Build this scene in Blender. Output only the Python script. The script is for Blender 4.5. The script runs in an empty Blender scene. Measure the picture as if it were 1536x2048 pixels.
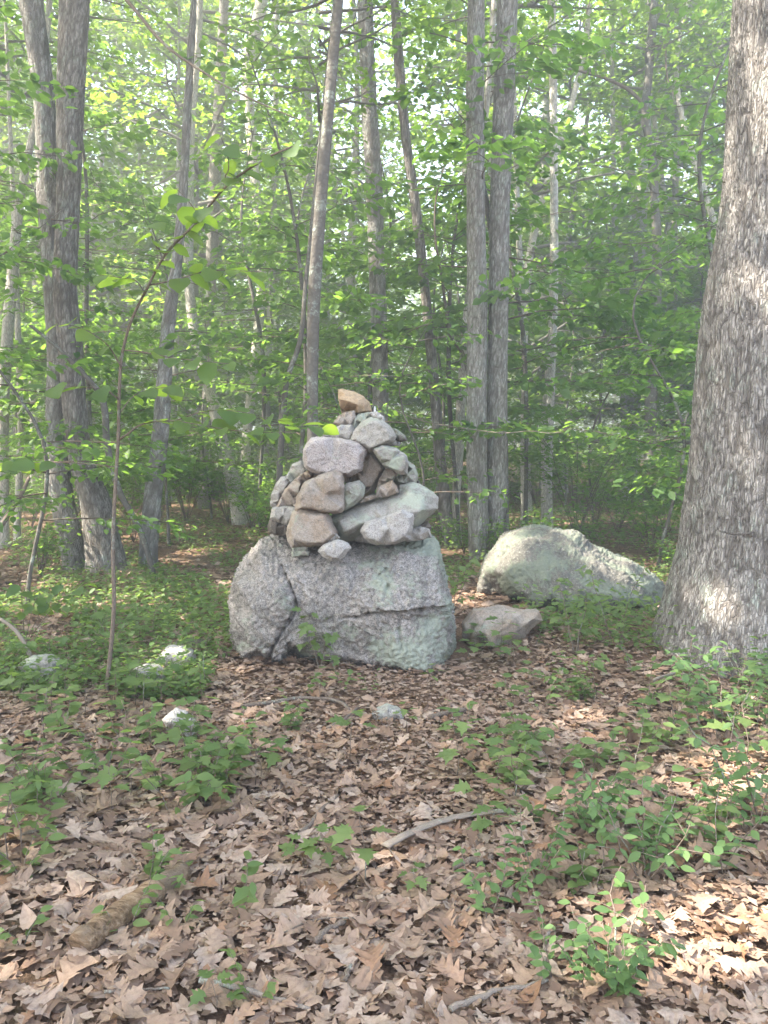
import bpy, bmesh, math, random
import numpy as np
from mathutils import Vector, Matrix, noise, kdtree
from mathutils.geometry import delaunay_2d_cdt
R = math.radians
S = bpy.context.scene
COL = S.collection
# ------------------------------------------------------------------ camera, sky, sun, exposure
F, H, PIT = 1577.0, 1.55, R(5.2)
CP, SP = math.cos(PIT), math.sin(PIT)
cam = bpy.data.cameras.new('camera'); cam.sensor_fit = 'VERTICAL'; cam.angle = 2*math.atan(1024/F)
cam.clip_end = 900; cam.clip_start = 0.05
camo = bpy.data.objects.new('camera', cam); COL.objects.link(camo)
camo.location = (0, 0, H); camo.rotation_euler = (R(90)-PIT, 0, 0)
S.camera = camo
SUN_EL, SUN_AZ = R(50), R(-98)          # azimuth clockwise from +Y (the view direction): left and a little behind
SUNV = Vector((math.sin(SUN_AZ)*math.cos(SUN_EL), math.cos(SUN_AZ)*math.cos(SUN_EL), math.sin(SUN_EL)))
W = bpy.data.worlds.new('World'); S.world = W; W.use_nodes = True
wn = W.node_tree; bg = wn.nodes['Background']; bg.inputs['Strength'].default_value = 0.15
sky = wn.nodes.new('ShaderNodeTexSky'); sky.sky_type = 'NISHITA'; sky.sun_disc = False
sky.sun_elevation = SUN_EL; sky.sun_rotation = SUN_AZ; sky.dust_density = 2.5; sky.air_density = 1.0
wn.links.new(sky.outputs[0], bg.inputs[0])
sl = bpy.data.lights.new('sun', 'SUN'); sl.energy = 3.4; sl.angle = R(0.53); sl.color = (1, .95, .86)
so = bpy.data.objects.new('sun', sl); COL.objects.link(so); so.rotation_euler = SUNV.to_track_quat('Z', 'Y').to_euler()
so.location = (-20, -5, 30)
vs = S.view_settings; vs.view_transform = 'Standard'; vs.look = 'None'; vs.gamma = 1; vs.use_curve_mapping = False
vs.exposure = 3.25
vs.use_white_balance = True; vs.white_balance_temperature = 6900; vs.white_balance_tint = 9
S.render.engine = 'CYCLES'
cy = S.cycles; cy.max_bounces = 8; cy.diffuse_bounces = 5; cy.glossy_bounces = 2; cy.transmission_bounces = 5
cy.transparent_max_bounces = 8; cy.use_denoising = True; cy.caustics_reflective = False; cy.caustics_refractive = False

rng = np.random.default_rng(11)
rnd = random.Random(5)
# ------------------------------------------------------------------ helpers
def ray(px, py):
    u = (px-768)/F; v = (1024-py)/F
    return u, CP+v*SP, -SP+v*CP
def at(px, py, Y):
    x, y, z = ray(px, py); s = Y/y
    return Vector((x*s, Y, H+z*s))
def terrain(x, y):
    h = .035*np.sin(x*.9+1.3)*np.cos(y*.7+.4) + .02*np.sin(x*2.3+y*1.7)
    h = h + .10*np.exp(-((x-2.5)**2+(y-5.7)**2)/1.6)
    h = h + .10*np.sin(x*.21+.5)*np.sin(y*.17)*np.clip((y-8)/10, 0, 1) + .012*np.clip(y-18, 0, 60)
    return h
def gnd(px, py):
    x, y, z = ray(px, py); s = H/max(-z, .01)
    for _ in range(8): s = (H-float(terrain(x*s, y*s)))/max(-z, .01)
    return Vector((x*s, y*s, H+z*s))
def proj(v):
    d = v-Vector((0, 0, H)); f = d.y*CP-d.z*SP; up = d.y*SP+d.z*CP
    return 768+F*d.x/f, 1024-F*up/f
def tag(o, label=None, cat=None, group=None, kind=None):
    for k, v in (('label', label), ('category', cat), ('group', group), ('kind', kind)):
        if v: o[k] = v
    return o
def mesh_np(name, V, polys, mat=None, attrs=None, smooth=True):
    """polys: list of int arrays (n,k)"""
    me = bpy.data.meshes.new(name); V = np.asarray(V, np.float32)
    polys = [np.asarray(p, np.int32) for p in polys if len(p)]
    nl = sum(p.size for p in polys); npy = sum(len(p) for p in polys)
    me.vertices.add(len(V)); me.vertices.foreach_set('co', V.ravel())
    me.loops.add(nl); me.loops.foreach_set('vertex_index', np.concatenate([p.ravel() for p in polys]))
    tot = np.concatenate([np.full(len(p), p.shape[1], np.int32) for p in polys])
    me.polygons.add(npy)
    me.polygons.foreach_set('loop_start', np.concatenate([[0], np.cumsum(tot)[:-1]]).astype(np.int32))
    me.polygons.foreach_set('loop_total', tot)
    if smooth: me.polygons.foreach_set('use_smooth', np.ones(npy, bool))
    me.update(calc_edges=True)
    for k, a in (attrs or {}).items():
        at_ = me.attributes.new(k, 'FLOAT', 'POINT'); at_.data.foreach_set('value', np.asarray(a, np.float32))
    if mat: me.materials.append(mat)
    return me
def obj(name, me, parent=None, loc=(0, 0, 0)):
    o = bpy.data.objects.new(name, me); COL.objects.link(o); o.location = loc
    if parent: o.parent = parent
    if name in ('limbs', 'branches', 'stems', 'stem'): o['kind'] = 'stuff'
    return o
def empty(name, loc, rz=0):
    o = bpy.data.objects.new(name, None); COL.objects.link(o); o.location = loc; o.rotation_euler.z = rz
    o.empty_display_size = .1
    return o
def copy_tree(o, parent=None):
    c = o.copy(); COL.objects.link(c)
    if parent: c.parent = parent
    for ch in o.children: copy_tree(ch, c)
    return c
class Bag:                                   # collects geometry for ONE mesh
    def __init__(s): s.V = []; s.P = {}; s.n = 0; s.A = []
    def add(s, V, polys, a=0.5):
        V = np.asarray(V, float)
        for p in polys:
            p = np.asarray(p)
            if len(p): s.P.setdefault(p.shape[1], []).append(p+s.n)
        s.V.append(V); s.n += len(V)
        s.A.append(np.broadcast_to(np.asarray(a, float), (len(V),)) if np.ndim(a) == 0 else np.asarray(a, float))
    def tube(s, P, r, n=5, a=0.5):
        P = np.asarray(P, float); r = np.broadcast_to(np.asarray(r, float), (len(P),))
        T = np.gradient(P, axis=0); T /= np.linalg.norm(T, axis=1)[:, None]+1e-9
        ref = np.where(np.abs(T[:, 2:3]) > .95, np.array([[1., 0, 0]]), np.array([[0., 0, 1]]))
        if np.abs(T[:, 2]).mean() > .7: ref = np.tile([[1., .13, 0]], (len(P), 1))
        A = np.cross(T, ref); A /= np.linalg.norm(A, axis=1)[:, None]+1e-9; B = np.cross(T, A)
        th = np.arange(n)*2*np.pi/n
        V = P[:, None]+r[:, None, None]*(np.cos(th)[None, :, None]*A[:, None]+np.sin(th)[None, :, None]*B[:, None])
        m = len(P); i = np.arange(m-1)[:, None]*n; j = np.arange(n)[None]; j2 = (j+1) % n
        q = np.stack([i+j, i+j2, i+n+j2, i+n+j], -1).reshape(-1, 4)
        V = np.concatenate([V.reshape(-1, 3), P[:1], P[-1:]])
        c0 = m*n; jj = np.arange(n); k2 = (jj+1) % n
        caps = np.concatenate([np.stack([np.full(n, c0), k2, jj], -1), np.stack([np.full(n, c0+1), (m-1)*n+jj, (m-1)*n+k2], -1)])
        s.add(V, [q, caps], a)
    def mesh(s, name, mat, attr='rnd'):
        return mesh_np(name, np.concatenate(s.V), [np.concatenate(p) for p in s.P.values()], mat, {attr: np.concatenate(s.A)})
def smooth_path(pts, n, t=None):
    pts = np.asarray(pts, float); d = np.concatenate([[0], np.cumsum(np.linalg.norm(np.diff(pts[:, :3], axis=0), axis=1))])
    t = np.linspace(0, d[-1], n) if t is None else t
    m = np.gradient(pts, d, axis=0) if len(pts) > 2 else np.repeat(np.diff(pts, axis=0)/d[-1], 2, 0)
    k = np.clip(np.searchsorted(d, t, 'right')-1, 0, len(d)-2); h = (d[k+1]-d[k]); u = ((t-d[k])/h)[:, None]; h = h[:, None]
    return (2*u**3-3*u**2+1)*pts[k]+(u**3-2*u**2+u)*h*m[k]+(-2*u**3+3*u**2)*pts[k+1]+(u**3-u**2)*h*m[k+1]
# ------------------------------------------------------------------ materials
class NT:
    def __init__(s, name):
        s.m = bpy.data.materials.new(name); s.m.use_nodes = True; s.t = s.m.node_tree; s.t.nodes.clear()
        s.out = s.n('OutputMaterial')
    def n(s, ty, **k):
        nd = s.t.nodes.new('ShaderNode'+ty)
        for a, v in k.items(): setattr(nd, a, v)
        return nd
    def set(s, sock, v):
        if isinstance(v, bpy.types.NodeSocket): s.t.links.new(v, sock)
        elif v is not None:
            if sock.type == 'RGBA' and len(v) == 3: v = (*v, 1)
            sock.default_value = v
    def math(s, op, a, b=0.0, clamp=False):
        nd = s.n('Math', operation=op, use_clamp=clamp); s.set(nd.inputs[0], a); s.set(nd.inputs[1], b); return nd.outputs[0]
    def noise(s, co, sc, det=4, ro=.55, dist=0):
        nd = s.n('TexNoise'); s.set(nd.inputs['Vector'], co); nd.inputs['Scale'].default_value = sc
        nd.inputs['Detail'].default_value = det; nd.inputs['Roughness'].default_value = ro; nd.inputs['Distortion'].default_value = dist
        return nd.outputs['Fac']
    def vor(s, co, sc, feat='F1', rand=1):
        nd = s.n('TexVoronoi', feature=feat); s.set(nd.inputs['Vector'], co); nd.inputs['Scale'].default_value = sc
        nd.inputs['Randomness'].default_value = rand
        return nd.outputs['Distance']
    def ramp(s, f, stops, interp='LINEAR'):
        nd = s.n('ValToRGB'); cr = nd.color_ramp; cr.interpolation = interp
        while len(cr.elements) < len(stops): cr.elements.new(.5)
        for e, (p, c) in zip(cr.elements, stops):
            e.position = p; e.color = (*(c if np.ndim(c) else (c, c, c)), 1)
        s.set(nd.inputs[0], f); return nd.outputs[0]
    def mix(s, f, a, b, mode='MIX'):
        nd = s.n('Mix', data_type='RGBA', blend_type=mode); s.set(nd.inputs[0], f); s.set(nd.inputs[6], a); s.set(nd.inputs[7], b)
        return nd.outputs[2]
    def vmath(s, op, a, b):
        nd = s.n('VectorMath', operation=op); s.set(nd.inputs[0], a); s.set(nd.inputs[1], b); return nd.outputs[0]
    def attr(s, name): return s.n('Attribute', attribute_name=name).outputs['Fac']
    def orand(s): return s.n('ObjectInfo').outputs['Random']
    def bump(s, h, st, dist):
        nd = s.n('Bump'); s.set(nd.inputs['Height'], h); nd.inputs['Strength'].default_value = st; nd.inputs['Distance'].default_value = dist
        return nd.outputs[0]
    def pbsdf(s, col, rough=.9, spec=.2, normal=None):
        nd = s.n('BsdfPrincipled'); s.set(nd.inputs['Base Color'], col); s.set(nd.inputs['Roughness'], rough)
        s.set(nd.inputs['Specular IOR Level'], spec)
        if normal: s.set(nd.inputs['Normal'], normal)
        return nd.outputs[0]
    def done(s, sh): s.t.links.new(sh, s.out.inputs[0]); return s.m
    def ocoord(s, off=True):
        c = s.n('TexCoord').outputs['Object']
        if off:
            cb = s.n('CombineXYZ'); r = s.orand()
            for i, k in enumerate((13., 29., 7.)): s.set(cb.inputs[i], s.math('MULTIPLY', r, k))
            c = s.vmath('ADD', c, cb.outputs[0])
        return c
def rock_mat(name, c1, c2, speck=.5, lichen=.3, lcol=(.32, .345, .275), stain=.3, grain=210, warm=None, lx=0, pit=.35):
    t = NT(name); co = t.ocoord()
    col = t.mix(t.ramp(t.noise(co, 4.5, 6, .6), [(.35, 0), (.65, 1)]), c1, c2)
    if warm: col = t.mix(t.ramp(t.noise(t.vmath('ADD', co, (7, 3, 1)), 6, 4), [(.45, 0), (.62, .8)]), col, warm)
    sp = t.ramp(t.noise(co, grain, 2, .6), [(.38, .35), (.5, 1), (.62, 1.0)])
    sp2 = t.ramp(t.noise(t.vmath('ADD', co, (3, 9, 2)), grain*.6, 2, .5), [(.56, 0), (.66, 1)])
    col = t.mix(speck, col, t.mix(1.0, col, sp, 'MULTIPLY'))
    col = t.mix(t.math('MULTIPLY', sp2, speck*.6), col, (.50, .47, .44))
    st = t.ramp(t.noise(t.vmath('ADD', co, (1, 5, 8)), 9, 8, .7), [(.5, 0), (.66, 1)])
    col = t.mix(t.math('MULTIPLY', st, stain), col, (.055, .05, .045))
    pt = t.ramp(t.noise(t.vmath('ADD', co, (8, 1, 2)), 46, 5, .75), [(.52, 0), (.60, 1)]); col = t.mix(t.math('MULTIPLY', pt, pit), col, (.075, .068, .06))
    ln = t.noise(t.vmath('ADD', co, (4, 2, 6)), 3.4, 3, .5); lf = t.noise(co, 34, 6, .7)
    e = .68-.30*lichen
    if lx: ln = t.math('ADD', ln, t.math('MULTIPLY', t.ramp(t.math('ADD', t.n('SeparateXYZ').outputs[0], 0), [(0, 0), (1, 1)]), 0)); sx = t.n('SeparateXYZ'); t.set(sx.inputs[0], t.n('TexCoord').outputs['Object']); ln = t.math('ADD', ln, t.math('MULTIPLY', sx.outputs[0], lx))
    lm = t.ramp(t.math('ADD', t.math('MULTIPLY', ln, .62), t.math('MULTIPLY', lf, .38)), [(e-.03, 0), (e+.035, 1)])
    lvar = t.mix(t.noise(co, 70, 3), tuple(v*.72 for v in lcol), tuple(min(1, v*1.25) for v in lcol))
    col = t.mix(t.math('MULTIPLY', lm, .85), col, lvar)
    hgt = t.math('ADD', t.math('MULTIPLY', t.noise(co, 55, 6, .7), 1.), t.math('MULTIPLY', lm, .25))
    hgt = t.math('ADD', hgt, t.math('MULTIPLY', t.noise(co, 14, 4, .6), 1.3))
    return t.done(t.pbsdf(col, .92, .15, t.bump(hgt, .8, .014)))
def bark_mat(name, plate, crack, lichen=.35, lcol=(.33, .37, .32), scale=(38, 38, 9), bst=.9):
    t = NT(name); co = t.ocoord(); fu = t.attr('furrow')
    sc = t.vmath('MULTIPLY', co, (1, 1, scale[2]/scale[0]))
    warp = t.n('TexNoise'); t.set(warp.inputs['Vector'], sc); warp.inputs['Scale'].default_value = scale[0]*.7
    sw = t.vmath('ADD', sc, t.vmath('MULTIPLY', t.vmath('SUBTRACT', warp.outputs['Color'], (.5, .5, .5)), (.012, .012, .012)))
    ve = t.vor(sw, scale[0], 'DISTANCE_TO_EDGE')
    pl = t.ramp(ve, [(0.02, 0), (.22, 1)])
    fine = t.noise(sc, scale[0]*3.2, 5, .7)
    f = t.math('MULTIPLY', t.math('ADD', t.math('MULTIPLY', pl, .6), .4), fu, True)
    v = t.noise(co, 3.0, 5, .6)
    pc = t.mix(t.ramp(v, [(.35, 0), (.65, 1)]), plate, tuple(x*.72 for x in plate))
    pc = t.mix(t.math('MULTIPLY', t.ramp(fine, [(.3, 0), (.7, 1)]), .5), pc, tuple(x*1.3 for x in plate))
    lm = t.ramp(t.math('ADD', t.math('MULTIPLY', t.noise(t.vmath('ADD', co, (5, 2, 3)), 5, 3), .6), t.math('MULTIPLY', t.noise(co, 45, 4, .7), .4)),
                [(.60-.22*lichen, 0), (.66-.22*lichen, 1)])
    pc = t.mix(t.math('MULTIPLY', lm, .7), pc, lcol)
    col = t.mix(f, crack, pc)
    h = t.math('ADD', t.math('MULTIPLY', pl, 1.), t.math('MULTIPLY', fine, .5))
    return t.done(t.pbsdf(col, .95, .1, t.bump(h, bst, .012)))
def leaf_mat(name, lo, hi, tr, trf=.45, rough=.55):
    t = NT(name)
    f = t.math('FRACT', t.math('ADD', t.attr('rnd'), t.math('MULTIPLY', t.orand(), 3.7)))
    col = t.mix(f, lo, hi)
    trc = t.mix(f, tuple(x*.75 for x in tr), tr)
    tb = t.n('BsdfTranslucent'); t.set(tb.inputs[0], trc)
    mx = t.n('MixShader'); mx.inputs[0].default_value = trf
    t.t.links.new(t.pbsdf(col, rough, .35), mx.inputs[1]); t.t.links.new(tb.outputs[0], mx.inputs[2])
    return t.done(mx.outputs[0])
M = {}
M['canopy'] = leaf_mat('canopy_leaf', (.050, .100, .026), (.100, .150, .030), (.32, .50, .06), .56)
M['mid'] = leaf_mat('understory_leaf', (.048, .110, .034), (.090, .150, .036), (.29, .50, .07), .54)
M['low'] = leaf_mat('seedling_leaf', (.085, .145, .050), (.140, .195, .070), (.32, .48, .09), .46)
M['hazel'] = leaf_mat('hazel_leaf', (.060, .120, .050), (.090, .150, .045), (.38, .56, .06), .55)
M['blue'] = leaf_mat('blueberry_leaf', (.075, .140, .050), (.120, .200, .070), (.24, .38, .09), .38)
def dead_leaf_mat():
    t = NT('dead_oak_leaf'); f = t.math('FRACT', t.math('ADD', t.attr('rnd'), t.math('MULTIPLY', t.orand(), 5.3)))
    col = t.ramp(f, [(0, (.16, .10, .07)), (.18, (.24, .155, .11)), (.38, (.35, .245, .18)), (.55, (.28, .185, .13)), (.74, (.385, .28, .22)), (.9, (.41, .315, .255)), (.97, (.29, .16, .095))])
    co = t.n('NewGeometry').outputs['Position']
    col = t.mix(t.math('MULTIPLY', t.ramp(t.noise(co, 60, 4, .7), [(.42, 0), (.7, 1)]), .6), col, (.15, .095, .07))
    tb = t.n('BsdfTranslucent'); t.set(tb.inputs[0], t.mix(.5, col, (.45, .25, .1)))
    mx = t.n('MixShader'); mx.inputs[0].default_value = .15
    t.t.links.new(t.pbsdf(col, .75, .2, t.bump(t.noise(co, 120, 3), .3, .004)), mx.inputs[1]); t.t.links.new(tb.outputs[0], mx.inputs[2])
    return t.done(mx.outputs[0])
M['dead'] = dead_leaf_mat()
def soil_mat():
    t = NT('forest_floor'); co = t.n('NewGeometry').outputs['Position']
    c = t.ramp(t.noise(co, 45, 6, .75), [(.3, (.07, .042, .028)), (.5, (.17, .105, .07)), (.68, (.30, .2, .14))])
    g = t.ramp(t.noise(co, 1.1, 5, .65), [(.55, 0), (.72, .4)])
    dist = t.ramp(t.math('MULTIPLY', t.n('SeparateXYZ').outputs[1], 1), [(0, 0), (1, 0)])
    c = t.mix(g, c, t.mix(t.noise(co, 30, 4), (.035, .06, .02), (.06, .1, .03)))
    return t.done(t.pbsdf(c, .95, .1, t.bump(t.noise(co, 40, 6, .75), 1, .03)))
M['soil'] = soil_mat()
GREY = (.30, .26, .235)
M['oakbark'] = bark_mat('oak_bark', (.35, .325, .305), (.12, .105, .095), .25, scale=(58, 58, 11))
M['bark_dark'] = bark_mat('furrowed_bark', (.34, .31, .285), (.115, .098, .085), .30, scale=(60, 60, 11))
M['bark_grey'] = bark_mat('grey_bark', (.42, .40, .375), (.16, .142, .128), .45, scale=(60, 60, 13))
M['bark_smooth'] = bark_mat('smooth_bark', (.13, .116, .102), (.085, .075, .065), .30, scale=(16, 16, 16), bst=.25)
M['bark_pale'] = bark_mat('pale_bark', (.55, .51, .47), (.18, .15, .13), .30, scale=(40, 40, 12), bst=.5)
M['twig'] = bark_mat('twig_bark', (.20, .155, .125), (.10, .075, .06), .25, scale=(120, 120, 30), bst=.4)
M['twig_pale'] = bark_mat('dry_twig', (.25, .205, .175), (.2, .16, .13), .2, scale=(120, 120, 30), bst=.4)
def wood_mat():
    t = NT('rotten_wood'); co = t.ocoord(); st = t.vmath('MULTIPLY', co, (1, 1, 1)); mp = t.n('Mapping'); t.set(mp.inputs[0], st)
    mp.inputs['Rotation'].default_value = (0, 0, R(-66)); mp.inputs['Scale'].default_value = (9, 70, 70)
    c = t.ramp(t.noise(mp.outputs[0], 1, 6, .65), [(.3, (.08, .05, .03)), (.5, (.24, .155, .095)), (.7, (.38, .28, .19))])
    c = t.mix(t.ramp(t.noise(co, 9, 5, .6), [(.5, 0), (.62, .8)]), c, (.20, .15, .115))
    return t.done(t.pbsdf(c, .95, .1, t.bump(t.noise(mp.outputs[0], 1, 6, .7), 1, .02)))
M['rot'] = wood_mat()
M['granite'] = rock_mat('boulder_granite', (.37, .33, .31), (.28, .25, .235), .9, .44, (.30, .325, .265), .6, 140, lx=.15, pit=.65)
M['pale_boulder'] = rock_mat('pale_lichen_granite', (.165, .155, .14), (.13, .125, .11), .6, .60, (.19, .21, .165), .4, 110, pit=.5)
M['pink'] = rock_mat('pink_granite', (.50, .43, .415), (.43, .37, .355), .8, .02, stain=.12, grain=150)
M['white'] = rock_mat('pale_granite', (.50, .46, .44), (.42, .385, .365), .75, .12, stain=.2, grain=160)
M['brown'] = rock_mat('brown_stone', (.42, .35, .305), (.33, .275, .235), .55, .28, stain=.4, warm=(.36, .265, .20))
M['ochre'] = rock_mat('ochre_stone', (.46, .325, .215), (.38, .265, .17), .3, .0, stain=.15)
M['green'] = rock_mat('lichen_stone', (.40, .365, .335), (.31, .285, .255), .6, .50, (.36, .38, .315), .4)
M['grey'] = rock_mat('grey_stone', (.42, .385, .355), (.33, .30, .275), .55, .38, stain=.3)
M['dark'] = rock_mat('dark_stone', (.17, .14, .12), (.13, .11, .095), .4, .2, stain=.4)
M['black'] = rock_mat('black_pebble', (.035, .035, .04), (.05, .05, .055), .1, 0, stain=0)
M['chalk'] = rock_mat('white_pebble', (.62, .62, .62), (.55, .55, .56), .1, 0, stain=0)
# ------------------------------------------------------------------ leaf templates
def t_far():        # 2 triangles
    return np.array([[0, 0, 0], [.34, .45, .07], [0, 1, -.03], [-.34, .45, .07]]), [np.array([[0, 1, 2], [0, 2, 3]])]
def t_mid():        # 6 vertices, folded along the midrib
    return np.array([[0, 0, 0], [.30, .28, .06], [.27, .66, .04], [0, 1, -.10], [-.27, .66, .04], [-.30, .28, .06]]), [np.array([[0, 1, 2, 3], [0, 3, 4, 5]])]
def leaf_strip(prof, fold=.12, curl=0., wave=0., seed=0, droop=.1):
    r_ = random.Random(seed); V = []; Q = []
    n = len(prof)
    for i, (t, w) in enumerate(prof):
        z0 = -droop*t*t+curl*(t-.5)**2*2
        for s in (-1, 0, 1):
            ww = w*(1+r_.uniform(-.12, .12)) if s else 0
            V.append([s*ww, t+(r_.uniform(-.015, .015) if s else 0), z0+abs(s)*(fold*ww+curl*ww*ww*3)+(r_.uniform(-1, 1)*wave if s else 0)])
    for i in range(n-1):
        a, b = i*3, i*3+3
        Q += [[a+1, a+2, b+2, b+1], [a, a+1, b+1, b]]
    return np.array(V), [np.array(Q)]
def oak_leaf(seed, rows, wid, bend, cup, roll):
    r_ = random.Random(seed); V = []; n = len(rows); ph = r_.uniform(0, 6); J = [[r_.uniform(.75, 1.2), r_.uniform(-.03, .03)] for _ in range(12)]
    for i, (tr, te, w) in enumerate(rows):
        for s_ in (-1, 0, 1):
            j = J[(i//3)*2 % 12+(s_ > 0)]
            x = s_*w*wid*j[0]; y = (te+j[1]*(w > .05)) if s_ else tr
            V.append([x, y, bend*math.sin(y*3.4+ph)*.075+cup*x*x*1.6+roll*x*(y-.4)+.025*math.sin(x*13+ph*2+y*5)])
    Q = []
    for i in range(n-1):
        a, b = i*3, i*3+3
        Q += [[a+1, a+2, b+2, b+1], [a, a+1, b+1, b]]
    return np.array(V), [np.array(Q)]
OAKR = [(0, 0, .010), (.10, .10, .020), (.15, .21, .17), (.21, .27, .16), (.26, .27, .10), (.33, .44, .29), (.39, .49, .26), (.44, .46, .13), (.52, .67, .32), (.59, .71, .26), (.64, .67, .14), (.72, .84, .22), (.78, .87, .16), (.83, .84, .10), (.92, .95, .06), (1, 1, 0)]
OAKRL = [OAKR[i] for i in (0, 2, 4, 5, 7, 8, 10, 11, 15)]
OAKR = [OAKR[i] for i in (0, 1, 2, 3, 4, 5, 6, 7, 8, 9, 10, 11, 13, 15)]
BROAD = [(0, .03), (.07, .20), (.2, .33), (.38, .40), (.55, .38), (.72, .29), (.86, .17), (.95, .07), (1, .0)]
OVATE = [(0, .02), (.15, .17), (.38, .26), (.62, .22), (.85, .10), (1, 0)]
OAK = [(0, .012), (.08, .03), (.17, .15), (.24, .13), (.33, .24), (.42, .18), (.52, .30), (.60, .20), (.70, .27), (.78, .16), (.87, .16), (.95, .07), (1, 0)]
OAKLOW = [(0, .02), (.18, .16), (.30, .15), (.47, .28), (.57, .20), (.72, .25), (1, 0)]
BEECHY = [(0, .03), (.25, .27), (.5, .33), (.75, .22), (1, 0)]
MAPLE = [(0, .05), (.12, .34), (.22, .20), (.38, .48), (.48, .20), (.66, .26), (.74, .10), (1, 0)]
def scatter(tmpl, pos, axis, nrm, size, rv, bag):
    """place template copies; axis = leaf direction, nrm = approximate normal"""
    T, polys = tmpl
    axis = axis/(np.linalg.norm(axis, axis=1)[:, None]+1e-9)
    s = np.cross(axis, nrm); s /= np.linalg.norm(s, axis=1)[:, None]+1e-9
    nn = np.cross(s, axis)
    V = pos[:, None]+size[:, None, None]*(T[None, :, 0:1]*s[:, None]+T[None, :, 1:2]*axis[:, None]+T[None, :, 2:3]*nn[:, None])
    k = len(T); off = (np.arange(len(pos))*k)[:, None, None]
    bag.add(V.reshape(-1, 3), [(p[None]+off).reshape(-1, p.shape[1]) for p in polys], np.repeat(rv, k))
def flat_axes(n, az, g, tilt=.25, pitch=-.15):
    a = np.stack([np.cos(az), np.sin(az), g.normal(pitch, tilt, n)], 1)
    nn = np.stack([g.normal(0, tilt*1.2, n), g.normal(0, tilt*1.2, n), np.ones(n)], 1)
    return a, nn
def sprays(g, starts, az, L, rise, per, size, bag, wood=None, tmpl=None, width=.38, r0=.012, keep=None):
    """flat leafy branches growing from START points"""
    tmpl = tmpl or t_far()
    for p0, a, l, rs in zip(starts, az, L, rise):
        d = np.array([math.cos(a), math.sin(a)]); e = np.array([-d[1], d[0]])
        n = max(4, int(per*l*l/4)) if per > 0 else 0
        u = g.random(n)**.7; wv = width*l*np.sqrt(np.clip(u*(1.12-u), 0, 1))*1.5
        v = (g.random(n)*2-1)*wv
        zc = rs*u*l-.12*l*u*u
        # leaves sit on side twigs: snap along-branch position to twigs
        tw = np.round(u*l/.22)*.22; uu = (tw+.45*np.abs(v)+g.normal(0, .03, n))
        P = np.stack([p0[0]+d[0]*uu+e[0]*v, p0[1]+d[1]*uu+e[1]*v, p0[2]+zc-.10*np.abs(v)+g.normal(0, .035, n)+.04*np.sin(tw*9+v*2)], 1)
        az_l = a+np.sign(v)*.9+g.normal(0, .5, n)
        ax, nn = flat_axes(n, az_l, g, .40, -.25)
        sz = size*g.uniform(.65, 1.25, n)
        if keep is not None:
            k = keep(P); P, ax, nn, sz = P[k], ax[k], nn[k], sz[k]
        if len(P): scatter(tmpl, P, ax, nn, sz, (g.random(len(P))*.5+g.random()*.5), bag)
        if wood is not None:
            t = np.linspace(0, 1, 5)
            path = np.stack([p0[0]+d[0]*t*l, p0[1]+d[1]*t*l, p0[2]+rs*t*l-.12*l*t*t], 1)
            path[1:-1, :2] += g.normal(0, .03*l, (3, 2))
            if keep is not None and not keep(path[:1]*(1-np.linspace(0, 1, 20)[:, None])+path[-1:]*np.linspace(0, 1, 20)[:, None]).all(): continue
            wood.tube(path, r0*(1-.85*t)*(.6+.4*l/2), 4)
            for tt in np.arange(.3, .95, .16):
                sgn = 1 if g.random() < .5 else -1
                q = path[0]*(1-tt)+path[-1]*tt; q[2] = np.interp(tt, t, path[:, 2]); q[:2] = [np.interp(tt, t, path[:, 0]), np.interp(tt, t, path[:, 1])]
                dd = d*.6+e*sgn*.8; ll = l*width*(1.1-tt)*.9
                wood.tube(np.array([q, q+np.array([dd[0]*ll*.5, dd[1]*ll*.5, .02]), q+np.array([dd[0]*ll, dd[1]*ll, -.04*ll])]), [r0*.35, r0*.25, r0*.1], 3)
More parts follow.
